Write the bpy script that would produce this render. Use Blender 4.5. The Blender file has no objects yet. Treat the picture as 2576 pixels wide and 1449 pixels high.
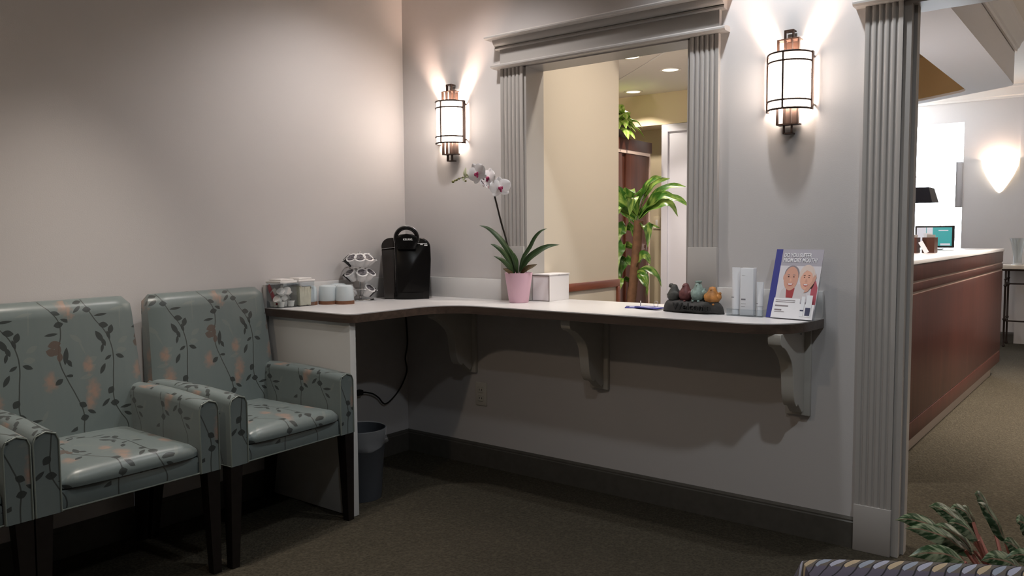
import bpy, bmesh, math, random
from mathutils import Vector, Matrix, Euler
PI = math.pi
rnd = random.Random(7)
SC = bpy.context.scene
COL = SC.collection
YAW, PITCH, ROLL = -0.648046, -0.0686164, -0.0070256
CAM = Vector((3.09587, -3.11854, 1.2012))
RIGHT = Vector((math.cos(YAW), -math.sin(YAW), 0))      # horizontal directions of the view, used to turn small objects towards the room
FWD = Vector((math.sin(YAW), math.cos(YAW), 0))
UP = Vector((0, 0, 1))

# ------------------------------------------------------------------ materials
def srgb(r, g, b):
    f = lambda c: c / 12.92 if c <= .04045 else ((c + .055) / 1.055) ** 2.4
    return (f(r / 255), f(g / 255), f(b / 255), 1)

class NT:
    def __init__(s, m):
        s.t = m.node_tree; s.n = s.t.nodes; s.l = s.t.links
    def new(s, typ, **kw):
        n = s.n.new(typ)
        for k, v in kw.items(): setattr(n, k, v)
        return n
    def math(s, op, a, b=None, c=None, clamp=False):
        n = s.new('ShaderNodeMath', operation=op); n.use_clamp = clamp
        for i, v in enumerate((a, b, c)):
            if v is None: continue
            if isinstance(v, (int, float)): n.inputs[i].default_value = v
            else: s.l.new(v, n.inputs[i])
        return n.outputs[0]
    def mix(s, fac, a, b):
        n = s.new('ShaderNodeMix', data_type='RGBA')
        if isinstance(fac, (int, float)): n.inputs['Factor'].default_value = fac
        else: s.l.new(fac, n.inputs['Factor'])
        for k, v in (('A', a), ('B', b)):
            i = [x for x in n.inputs if x.name == k and x.type == 'RGBA'][0]
            if isinstance(v, tuple): i.default_value = v
            else: s.l.new(v, i)
        return [o for o in n.outputs if o.type == 'RGBA'][0]

def mat(name, col, rough=.6, metal=0, spec=.5, noise=0, nscale=20, bump=0, bscale=60, coat=0, emit=None, estr=0, trans=0, ior=1.45, alpha=1, sheen=0, coords='Object', sub=0):
    m = bpy.data.materials.new(name); m.use_nodes = True
    t = NT(m); b = t.n['Principled BSDF']
    if len(col) == 3: col = tuple(col) + (1,)
    b.inputs['Base Color'].default_value = col
    b.inputs['Roughness'].default_value = rough; b.inputs['Metallic'].default_value = metal
    b.inputs['Specular IOR Level'].default_value = spec
    b.inputs['Coat Weight'].default_value = coat; b.inputs['Coat Roughness'].default_value = .08
    b.inputs['Transmission Weight'].default_value = trans; b.inputs['IOR'].default_value = ior
    b.inputs['Alpha'].default_value = alpha; b.inputs['Sheen Weight'].default_value = sheen
    if sub: b.inputs['Subsurface Weight'].default_value = sub; b.inputs['Subsurface Radius'].default_value = (.01, .01, .01)
    if emit: b.inputs['Emission Color'].default_value = tuple(emit) + (1,); b.inputs['Emission Strength'].default_value = estr
    tc = None
    if noise or bump: tc = t.new('ShaderNodeTexCoord')
    if noise:
        n = t.new('ShaderNodeTexNoise'); n.inputs['Scale'].default_value = nscale; n.inputs['Detail'].default_value = 5
        t.l.new(tc.outputs[coords], n.inputs['Vector'])
        lo = tuple(c * (1 - noise) for c in col[:3]) + (1,); hi = tuple(min(1, c * (1 + noise)) for c in col[:3]) + (1,)
        r = t.new('ShaderNodeMapRange'); r.inputs[1].default_value = .3; r.inputs[2].default_value = .7
        t.l.new(n.outputs[0], r.inputs[0])
        t.l.new(t.mix(r.outputs[0], lo, hi), b.inputs['Base Color'])
    if bump:
        n = t.new('ShaderNodeTexNoise'); n.inputs['Scale'].default_value = bscale; n.inputs['Detail'].default_value = 3
        t.l.new(tc.outputs[coords], n.inputs['Vector'])
        bp = t.new('ShaderNodeBump'); bp.inputs['Strength'].default_value = bump; bp.inputs['Distance'].default_value = .002
        t.l.new(n.outputs[0], bp.inputs['Height']); t.l.new(bp.outputs[0], b.inputs['Normal'])
    return m

def wood(name, c1, c2, rough=.35, axis=2, scale=14, coat=.2):
    m = mat(name, c1, rough, coat=coat); t = NT(m); b = t.n['Principled BSDF']
    tc = t.new('ShaderNodeTexCoord'); mp = t.new('ShaderNodeMapping')
    sc = [scale, scale, scale]; sc[axis] = scale * .06
    mp.inputs['Scale'].default_value = sc
    t.l.new(tc.outputs['Object'], mp.inputs[0])
    n = t.new('ShaderNodeTexNoise'); n.inputs['Scale'].default_value = 3; n.inputs['Detail'].default_value = 6; n.inputs['Distortion'].default_value = .6
    t.l.new(mp.outputs[0], n.inputs['Vector'])
    r = t.new('ShaderNodeMapRange'); r.inputs[1].default_value = .32; r.inputs[2].default_value = .68
    t.l.new(n.outputs[0], r.inputs[0])
    t.l.new(t.mix(r.outputs[0], tuple(c1) + (1,), tuple(c2) + (1,)), b.inputs['Base Color'])
    return m

def acrylic(name, tint=(.93, .95, .96)):
    m = bpy.data.materials.new(name); m.use_nodes = True; t = NT(m)
    out = t.n['Material Output']; t.n.remove(t.n['Principled BSDF'])
    tr = t.new('ShaderNodeBsdfTransparent'); tr.inputs[0].default_value = tuple(tint) + (1,)
    gl = t.new('ShaderNodeBsdfGlossy'); gl.inputs['Roughness'].default_value = .05
    lw = t.new('ShaderNodeLayerWeight'); lw.inputs[0].default_value = .5
    pw = t.math('POWER', lw.outputs['Facing'], 3.5)
    mx = t.new('ShaderNodeMixShader')
    t.l.new(t.math('ADD', t.math('MULTIPLY', pw, .5), .045), mx.inputs[0]); t.l.new(tr.outputs[0], mx.inputs[1]); t.l.new(gl.outputs[0], mx.inputs[2]); t.l.new(mx.outputs[0], out.inputs[0])
    return m

def carpet_mat(name, c1, c2):
    m = mat(name, c1, .95, spec=.1); t = NT(m); b = t.n['Principled BSDF']
    tc = t.new('ShaderNodeTexCoord')
    v = t.new('ShaderNodeTexVoronoi'); v.inputs['Scale'].default_value = 110
    n = t.new('ShaderNodeTexNoise'); n.inputs['Scale'].default_value = 60; n.inputs['Detail'].default_value = 4
    n2 = t.new('ShaderNodeTexNoise'); n2.inputs['Scale'].default_value = 3
    for x in (v, n, n2): t.l.new(tc.outputs['Object'], x.inputs['Vector'])
    f = t.math('ADD', t.math('MULTIPLY', v.outputs[0], .8), t.math('MULTIPLY', n.outputs[0], .7))
    f = t.math('ADD', f, t.math('MULTIPLY', n2.outputs[0], .25)); f = t.math('SUBTRACT', f, .3, clamp=True)
    t.l.new(t.mix(f, tuple(c1) + (1,), tuple(c2) + (1,)), b.inputs['Base Color'])
    bp = t.new('ShaderNodeBump'); bp.inputs['Strength'].default_value = .8; bp.inputs['Distance'].default_value = .006
    t.l.new(v.outputs[0], bp.inputs['Height']); t.l.new(bp.outputs[0], b.inputs['Normal'])
    return m

def fabric_vine():
    """satin upholstery: pale teal with climbing vines, dark leaves and faded peach blossoms; UVs are metres"""
    m = mat('vine_satin', srgb(150, 171, 168), .36, spec=.6, sheen=.15); t = NT(m); b = t.n['Principled BSDF']
    PX, PT = .32, .62
    uv = t.new('ShaderNodeUVMap'); uv.uv_map = 'UVMap'
    wr = t.new('ShaderNodeVectorMath', operation='WRAP')
    wr.inputs[1].default_value = (PX, PT, 1); wr.inputs[2].default_value = (0, 0, -1)
    t.l.new(uv.outputs[0], wr.inputs[0])
    sep = t.new('ShaderNodeSeparateXYZ'); t.l.new(wr.outputs[0], sep.inputs[0])
    S, T = sep.outputs[0], sep.outputs[1]
    def st(zx, zy): return ((zx + 20) / 1390, (780 - zy) / 1344)
    def vine(pts, w):
        q = sorted((st(*p)[1], st(*p)[0]) for p in pts)
        q = [(0, q[0][1])] + q + [(PT, q[-1][1] - .04)]
        c = t.new('ShaderNodeFloatCurve'); cv = c.mapping.curves[0]
        ps = [(y / PT, x / (2 * PX)) for y, x in q]
        cv.points[0].location = ps[0]; cv.points[1].location = ps[-1]
        for p in ps[1:-1]: cv.points.new(*p)
        c.mapping.update()
        t.l.new(t.math('DIVIDE', T, PT), c.inputs['Value'])
        d = t.math('WRAP', t.math('SUBTRACT', S, t.math('MULTIPLY', c.outputs[0], 2 * PX)), PX / 2, -PX / 2)
        return t.math('LESS_THAN', t.math('ABSOLUTE', d), w)
    def leaf(zx, zy, ang, ln, wd, dx=0):
        s, tt = st(zx, zy); s = (s + dx) % PX
        mp = t.new('ShaderNodeMapping', vector_type='TEXTURE')
        mp.inputs['Location'].default_value = (s, tt, 0); mp.inputs['Rotation'].default_value = (0, 0, math.radians(ang)); mp.inputs['Scale'].default_value = (ln, wd, 1)
        t.l.new(wr.outputs[0], mp.inputs[0])
        sp = t.new('ShaderNodeSeparateXYZ'); t.l.new(mp.outputs[0], sp.inputs[0])
        x2 = t.math('MULTIPLY', sp.outputs[0], sp.outputs[0])
        return t.math('LESS_THAN', t.math('ADD', x2, t.math('ABSOLUTE', sp.outputs[1])), 1)
    def blob(zx, zy, rx, ry):
        s, tt = st(zx, zy); s %= PX
        mp = t.new('ShaderNodeMapping', vector_type='TEXTURE')
        mp.inputs['Location'].default_value = (s, tt, 0); mp.inputs['Scale'].default_value = (rx, ry, 1)
        t.l.new(warp, mp.inputs[0])
        ln = t.new('ShaderNodeVectorMath', operation='LENGTH'); t.l.new(mp.outputs[0], ln.inputs[0])
        return t.math('SUBTRACT', 1.25, ln.outputs['Value'], clamp=True)
    nz = t.new('ShaderNodeTexNoise'); nz.inputs['Scale'].default_value = 55; nz.inputs['Detail'].default_value = 3
    t.l.new(wr.outputs[0], nz.inputs['Vector'])
    w1 = t.new('ShaderNodeVectorMath', operation='SUBTRACT'); t.l.new(nz.outputs['Color'], w1.inputs[0]); w1.inputs[1].default_value = (.5, .5, .5)
    w2 = t.new('ShaderNodeVectorMath', operation='SCALE'); t.l.new(w1.outputs[0], w2.inputs[0]); w2.inputs['Scale'].default_value = .045
    w3 = t.new('ShaderNodeVectorMath', operation='ADD'); t.l.new(wr.outputs[0], w3.inputs[0]); t.l.new(w2.outputs[0], w3.inputs[1])
    warp = w3.outputs[0]
    def union(xs):
        o = xs[0]
        for x in xs[1:]: o = t.math('MAXIMUM', o, x)
        return o
    A = [(65, 110), (110, 200), (160, 270), (185, 340), (190, 400), (180, 500), (175, 620), (200, 680), (235, 740)]
    B = [(300, 100), (345, 150), (380, 200), (385, 270), (370, 330), (370, 400), (400, 490), (430, 560), (460, 650), (455, 740)]
    stems = union([vine(A, .0022), vine(B, .0022)])
    L = [(40, 118, 10, 1, .5), (30, 150, 40, 1.1, .5), (78, 155, 0, .95, .8), (145, 185, 5, 1.5, .38), (155, 237, -10, 1.1, .85), (190, 262, 70, 1.1, .8), (128, 292, -60, 1.5, .8),
         (175, 290, -75, 1, .5), (147, 322, -70, 1, .6), (137, 350, 75, 1, .45), (225, 400, -25, 1.05, .6), (163, 400, 30, .9, .45), (130, 452, 60, 1.3, .6), (162, 563, 50, .95, .9),
         (130, 620, 40, 1.2, .5), (176, 628, -5, 1, .9), (235, 655, 5, 1.5, .42), (240, 692, -30, 1, .5),
         (370, 162, -20, 1, .6), (415, 200, -20, 1.1, .5), (380, 218, 10, 1, .85), (342, 262, 5, 1.4, .42), (400, 370, 80, 1.9, .7), (415, 405, -60, 1, .6),
         (358, 488, 35, 1, .7), (412, 465, -5, .9, .4), (460, 612, -30, .9, .8), (463, 675, 10, .9, .9), (500, 652, -30, 1, .5), (420, 722, 20, 1.4, .5)]
    leaves = union([leaf(x, y, a, .0168 * l, .0168 * .62 * w * 1.25) for x, y, a, l, w in L])
    brown = union([leaf(x, y, a, .019 * l, .014 * w) for x, y, a, l, w in [(352, 310, 10, 1.2, 1), (335, 345, -20, 1, 1), (365, 340, 60, 1, .8), (372, 372, 80, .9, .7)]])
    peach = union([blob(x, y, rx, ry) for x, y, rx, ry in [(415, 130, .022, .035), (320, 480, .022, .032), (520, 550, .024, .04), (500, 600, .018, .03), (60, 430, .018, .03), (430, 160, .015, .03)]])
    ghost = union([leaf(x, y, a, .02 * l, .011 * w) for x, y, a, l, w in [(230, 160, 10, 1.5, .5), (245, 200, 85, 2.4, .25), (250, 320, 30, 1.1, .9), (235, 370, 0, 1, 1), (455, 290, -40, 1.3, .8), (480, 330, -70, 1.8, .3), (525, 400, 20, 1, 1), (490, 480, 10, 1.2, .7), (70, 440, 30, 1.2, .9), (50, 560, 80, 1.6, .5), (280, 640, 60, 1.2, .6)]])
    base = srgb(96, 107, 107)
    streak = t.new('ShaderNodeTexNoise'); streak.inputs['Scale'].default_value = 6; smp = t.new('ShaderNodeMapping'); smp.inputs['Scale'].default_value = (6, .5, 1)
    t.l.new(uv.outputs[0], smp.inputs[0]); t.l.new(smp.outputs[0], streak.inputs['Vector'])
    c = t.mix(t.math('MULTIPLY', streak.outputs[0], .5), base, srgb(109, 118, 115))
    c = t.mix(t.math('MULTIPLY', ghost, .35), c, srgb(120, 125, 118))
    c = t.mix(t.math('MULTIPLY', peach, .55), c, srgb(160, 120, 98))
    c = t.mix(t.math('MULTIPLY', stems, .9), c, srgb(50, 54, 51))
    c = t.mix(t.math('MULTIPLY', leaves, .95), c, srgb(43, 48, 47))
    c = t.mix(t.math('MULTIPLY', brown, .9), c, srgb(84, 70, 62))
    t.l.new(c, b.inputs['Base Color'])
    return m

def fabric_wave():
    """woven upholstery with slanted leaf-shaped stripes"""
    m = mat('wave_weave', srgb(95, 88, 80), .8, spec=.2); t = NT(m); b = t.n['Principled BSDF']
    uv = t.new('ShaderNodeUVMap'); uv.uv_map = 'UVMap'
    sep = t.new('ShaderNodeSeparateXYZ'); t.l.new(uv.outputs[0], sep.inputs[0])
    S, T = sep.outputs[0], sep.outputs[1]
    T = t.math('ADD', T, .037)
    sl = t.math('ADD', S, t.math('MULTIPLY', T, .75))
    wob = t.math('MULTIPLY', t.math('SINE', t.math('MULTIPLY', T, 80)), .0036)
    ph = t.math('ADD', sl, wob); cell = t.math('DIVIDE', ph, .0205)
    fr = t.math('FRACT', cell); idx = t.math('FLOOR', cell)
    edge = t.math('LESS_THAN', t.math('ABSOLUTE', t.math('SUBTRACT', fr, .06)), .06)
    bulge = t.math('ADD', .1, t.math('MULTIPLY', t.math('SINE', t.math('MULTIPLY', T, 80)), .34))
    leaf = t.math('LESS_THAN', t.math('ABSOLUTE', t.math('SUBTRACT', fr, .32)), bulge)
    three = t.math('MODULO', t.math('ABSOLUTE', idx), 3)
    c = t.mix(t.math('GREATER_THAN', three, .5), srgb(146, 146, 160), srgb(160, 142, 116))
    c = t.mix(t.math('GREATER_THAN', three, 1.5), c, srgb(128, 134, 146))
    tone = t.mix(t.math('LESS_THAN', t.math('SINE', t.math('MULTIPLY', T, 80)), -.1), srgb(84, 77, 70), srgb(76, 70, 82))
    c = t.mix(leaf, tone, c); c = t.mix(edge, c, srgb(28, 26, 30))
    t.l.new(c, b.inputs['Base Color'])
    n = t.new('ShaderNodeTexNoise'); n.inputs['Scale'].default_value = 900; t.l.new(uv.outputs[0], n.inputs['Vector'])
    bp = t.new('ShaderNodeBump'); bp.inputs['Strength'].default_value = .4; bp.inputs['Distance'].default_value = .001
    t.l.new(n.outputs[0], bp.inputs['Height']); t.l.new(bp.outputs[0], b.inputs['Normal'])
    return m

def leaf_mat(name, c1, c2, vein=None, rough=.35, scale=9):
    """c1 blade, c2 second tone in streaks along the blade; UV x runs along the leaf, y across (-1..1)"""
    m = mat(name, c1, rough, spec=.5); t = NT(m); b = t.n['Principled BSDF']
    uv = t.new('ShaderNodeUVMap'); uv.uv_map = 'UVMap'
    sep = t.new('ShaderNodeSeparateXYZ'); t.l.new(uv.outputs[0], sep.inputs[0])
    ay = t.math('ABSOLUTE', sep.outputs[1])
    co = t.new('ShaderNodeCombineXYZ'); t.l.new(t.math('MULTIPLY', t.math('SUBTRACT', sep.outputs[0], t.math('MULTIPLY', ay, .18)), scale), co.inputs[0]); t.l.new(t.math('MULTIPLY', sep.outputs[1], .8), co.inputs[1])
    oi = t.new('ShaderNodeObjectInfo'); t.l.new(t.math('MULTIPLY', oi.outputs['Random'], 9), co.inputs[2])
    n = t.new('ShaderNodeTexNoise'); n.inputs['Scale'].default_value = 1.4; n.inputs['Detail'].default_value = 3; t.l.new(co.outputs[0], n.inputs['Vector'])
    r = t.new('ShaderNodeMapRange'); r.inputs[1].default_value = .45; r.inputs[2].default_value = .62; t.l.new(n.outputs[0], r.inputs[0])
    c = t.mix(r.outputs[0], c1, c2)
    if vein: c = t.mix(t.math('MULTIPLY', t.math('LESS_THAN', ay, .09), .8), c, vein)
    t.l.new(c, b.inputs['Base Color'])
    return m

M = {}
M['wall'] = mat('wall_paint', (.60, .577, .573), .85, spec=.25, bump=.12, bscale=220)
M['wall_cream'] = mat('cream_wall_paint', (.71, .61, .44), .85, spec=.25, bump=.1, bscale=200)
M['wall_partition'] = mat('pale_cream_paint', (.72, .64, .53), .85, spec=.25, bump=.1, bscale=200)
M['wall_white'] = mat('white_wall_paint', (.60, .61, .69), .8, spec=.25, bump=.1, bscale=200)
M['ceiling'] = mat('ceiling_paint', (.74, .70, .64), .9, spec=.2, bump=.1, bscale=150)
M['soffit'] = mat('soffit_paint', (.70, .68, .68), .85, spec=.2)
M['tan'] = mat('tan_paint', (.42, .29, .15), .85, spec=.2)
M['trim'] = mat('trim_gloss_paint', (.44, .415, .395), .35, spec=.4)
M['white_trim'] = mat('white_trim_paint', (.70, .68, .66), .4)
M['base'] = mat('baseboard_dark_paint', (.085, .078, .068), .5, noise=.1, nscale=30)
M['carpet'] = carpet_mat('carpet_pile', (.026, .0225, .016), (.068, .0585, .0425))
M['laminate'] = mat('white_laminate', (.66, .645, .645), .32, noise=.02, nscale=300)
M['edge_wood'] = wood('walnut_edge', (.055, .036, .027), (.10, .066, .048), .4, axis=0)
M['panel_white'] = mat('grey_white_laminate', (.62, .62, .61), .45); M['splash'] = mat('backsplash_laminate', (.68, .675, .67), .4)
M['bracket'] = mat('bracket_paint', (.55, .53, .49), .45)
M['vine'] = fabric_vine(); M['wave'] = fabric_wave()
M['black_wood'] = mat('espresso_wood', (.008, .006, .006), .35, noise=.3, nscale=40)
M['piping'] = mat('piping_cord', srgb(112, 120, 114), .5)
M['bronze'] = mat('bronze_metal', (.032, .017, .012), .5, metal=.4)
M['shade'] = mat('sconce_glass', (.9, .85, .78), .5, emit=(1, .86, .74), estr=20)
M['black_plastic'] = mat('black_gloss_plastic', (.007, .0065, .0065), .2, spec=.35)
M['black_matte'] = mat('black_matte_plastic', (.014, .013, .013), .45)
M['smoke'] = mat('smoked_plastic', (.035, .03, .028), .12, spec=.6)
M['chrome'] = mat('chrome', (.75, .75, .75), .12, metal=1)
M['silver'] = mat('silver_trim', (.6, .6, .6), .25, metal=1)
M['letter_glint_white'] = mat('white_lettering_glint', (.85, .85, .85), .5)
M['pod_white'] = mat('white_pod_plastic', (.78, .77, .77), .35)
M['pod_black'] = mat('black_pod_plastic', (.02, .018, .018), .3)
M['foil'] = mat('pod_lid_print', (.13, .12, .135), .3, noise=.9, nscale=120)
M['foil_b'] = mat('dark_pod_lid_print', (.03, .03, .03), .3, noise=.8, nscale=90)
M['clear'] = acrylic('clear_plastic')
M['cup_white'] = mat('creamer_plastic', (.82, .80, .76), .4)
M['red'] = mat('red_sachet', (.45, .015, .03), .35, noise=.3, nscale=60)
M['sugar'] = mat('cream_paper', (.72, .67, .52), .7, noise=.12, nscale=40)
M['lid_white'] = mat('white_lid_plastic', (.80, .77, .75), .3)
M['mug'] = mat('pale_blue_glaze', (.60, .67, .70), .15, spec=.5)
M['clay'] = mat('brown_unglazed_clay', (.20, .085, .045), .7, noise=.2, nscale=60)
M['pot_pink'] = mat('pink_ceramic', (.72, .46, .56), .45)
M['soil'] = mat('bark_soil', (.03, .02, .012), .9, noise=.5, nscale=90, bump=.8, bscale=90)
M['orchid_leaf'] = leaf_mat('orchid_leaf', srgb(42, 64, 30), srgb(34, 54, 26), srgb(60, 84, 46), .45)
M['orchid_leaf_dry'] = leaf_mat('orchid_leaf_dry', srgb(86, 64, 40), srgb(60, 60, 34), None, .6)
M['stem_dark'] = mat('orchid_stem', srgb(26, 26, 14), .5)
M['stake'] = mat('wood_stake', srgb(38, 28, 18), .7)
M['petal'] = mat('white_petal', (.93, .91, .93), .6)
M['petal_green'] = mat('greenish_bud', srgb(200, 205, 170), .55)
M['bud'] = mat('bud_green', srgb(120, 118, 70), .55)
M['lip'] = mat('magenta_lip', (.32, .02, .09), .45, noise=.5, nscale=260)
M['card_white'] = mat('white_cardboard', (.80, .77, .78), .6)
M['card_edge'] = mat('cardboard_edge', (.16, .13, .11), .8)
M['blue_card'] = mat('blue_card_print', srgb(52, 56, 140), .25)
M['blue_light'] = mat('card_print_light', srgb(175, 180, 220), .25)
M['stone'] = mat('grey_stone', (.042, .040, .038), .75, noise=.35, nscale=30, bump=.7, bscale=40)
M['stone_cut'] = mat('carved_stone', (.012, .011, .010), .85)
M['bird_grey'] = mat('grey_bird', (.05, .05, .045), .6, noise=.3, nscale=60, bump=.4)
M['bird_plum'] = mat('plum_bird', (.12, .035, .035), .5, noise=.3, nscale=60, bump=.4)
M['bird_sage'] = mat('sage_bird', (.22, .30, .27), .5, noise=.3, nscale=60, bump=.4)
M['bird_ochre'] = mat('ochre_bird', (.40, .17, .04), .5, noise=.35, nscale=50, bump=.4)
M['tube'] = mat('white_tube_plastic', (.78, .80, .84), .3)
M['print_grey'] = mat('grey_print', (.18, .18, .20), .5)
M['paper'] = mat('white_paper', (.80, .80, .83), .5)
M['poster_bg'] = mat('poster_sky', (.40, .385, .44), .4)
M['skin_m'] = mat('printed_skin', srgb(206, 158, 140), .4)
M['skin_w'] = mat('printed_skin_light', srgb(222, 172, 152), .4)
M['hair_grey'] = mat('printed_grey_hair', srgb(140, 132, 136), .4)
M['hair_blonde'] = mat('printed_blonde_hair', srgb(216, 200, 192), .4)
M['print_dark'] = mat('printed_dark', srgb(70, 46, 46), .4)
M['print_shirt'] = mat('printed_light_shirt', srgb(205, 200, 202), .4)
M['print_pink'] = mat('printed_pink_sleeve', srgb(180, 92, 104), .4)
M['print_red'] = mat('printed_red_collar', srgb(165, 70, 74), .4); M['print_lips'] = mat('printed_lips', srgb(186, 104, 98), .4)
M['poster_blue'] = mat('poster_blue_band', srgb(66, 70, 140), .35)
M['navy_block'] = mat('printed_navy_block', srgb(70, 74, 100), .4)
M['outlet'] = mat('outlet_plastic', (.62, .60, .55), .4)
M['bin'] = mat('grey_bin_plastic', (.05, .055, .065), .4)
M['bag'] = mat('clear_bin_liner', (.75, .77, .80), .25, spec=.6, alpha=.14)
M['cord'] = mat('black_rubber', (.008, .007, .006), .5)
M['cherry'] = wood('cherry_veneer', (.034, .0085, .006), (.058, .016, .011), .42, axis=2, scale=7, coat=.15)
M['cherry_rail'] = wood('cherry_rail', (.22, .06, .03), (.30, .095, .05), .4, axis=1)
M['mahogany'] = wood('mahogany', (.045, .013, .007), (.085, .025, .013), .35, axis=2, scale=6, coat=.05)
M['groove'] = mat('pale_groove', (.32, .24, .20), .4)
M['desk_top'] = mat('desk_white_top', (.78, .77, .78), .3)
M['kick'] = mat('pale_toe_kick', (.42, .36, .31), .6)
M['screen'] = mat('monitor_screen', (.02, .12, .13), .3, emit=(.03, .30, .30), estr=.9)
M['screen_light'] = mat('monitor_screen_pale', (.5, .5, .55), .3, emit=(.65, .66, .75), estr=.6)
M['lamp_dark'] = mat('navy_shade', (.022, .024, .04), .7)
M['iron'] = mat('wrought_iron', (.03, .018, .014), .5, metal=.4)
M['stone_top'] = mat('pale_stone_top', (.62, .56, .48), .35, noise=.08)
M['glass'] = acrylic('clear_glass', (.90, .92, .92))
M['bowl_glow'] = mat('alabaster_glow', (.9, .85, .75), .5, emit=(1, .84, .62), estr=3.6)
M['can_glow'] = mat('downlight_reflector', (.85, .8, .7), .3, emit=(1, .86, .62), estr=2.2)
M['can_trim'] = mat('downlight_trim', (.75, .72, .66), .35)
M['trunk'] = mat('cane_bark', (.13, .068, .036), .8, noise=.25, nscale=25, bump=.5, bscale=50)
M['dracaena'] = leaf_mat('corn_plant_leaf', srgb(52, 98, 32), srgb(132, 160, 78), None, .35, 3)
M['pothos'] = leaf_mat('pothos_leaf', srgb(130, 175, 60), srgb(205, 220, 140), None, .4, 5)
M['aglaonema'] = leaf_mat('aglaonema_leaf', srgb(46, 70, 42), srgb(140, 148, 118), srgb(150, 116, 98), .32, 8)
M['agl_stem'] = mat('pink_petiole', srgb(150, 92, 80), .5)
M['planter'] = mat('brown_planter', (.07, .05, .04), .5)
M['metal_strip'] = mat('pale_metal_strip', (.75, .60, .52), .3, metal=.3)
M['sky_pane'] = acrylic('window_pane', (.97, .98, 1.0))
M['blind'] = mat('grey_frame', (.40, .39, .40), .6)

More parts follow.
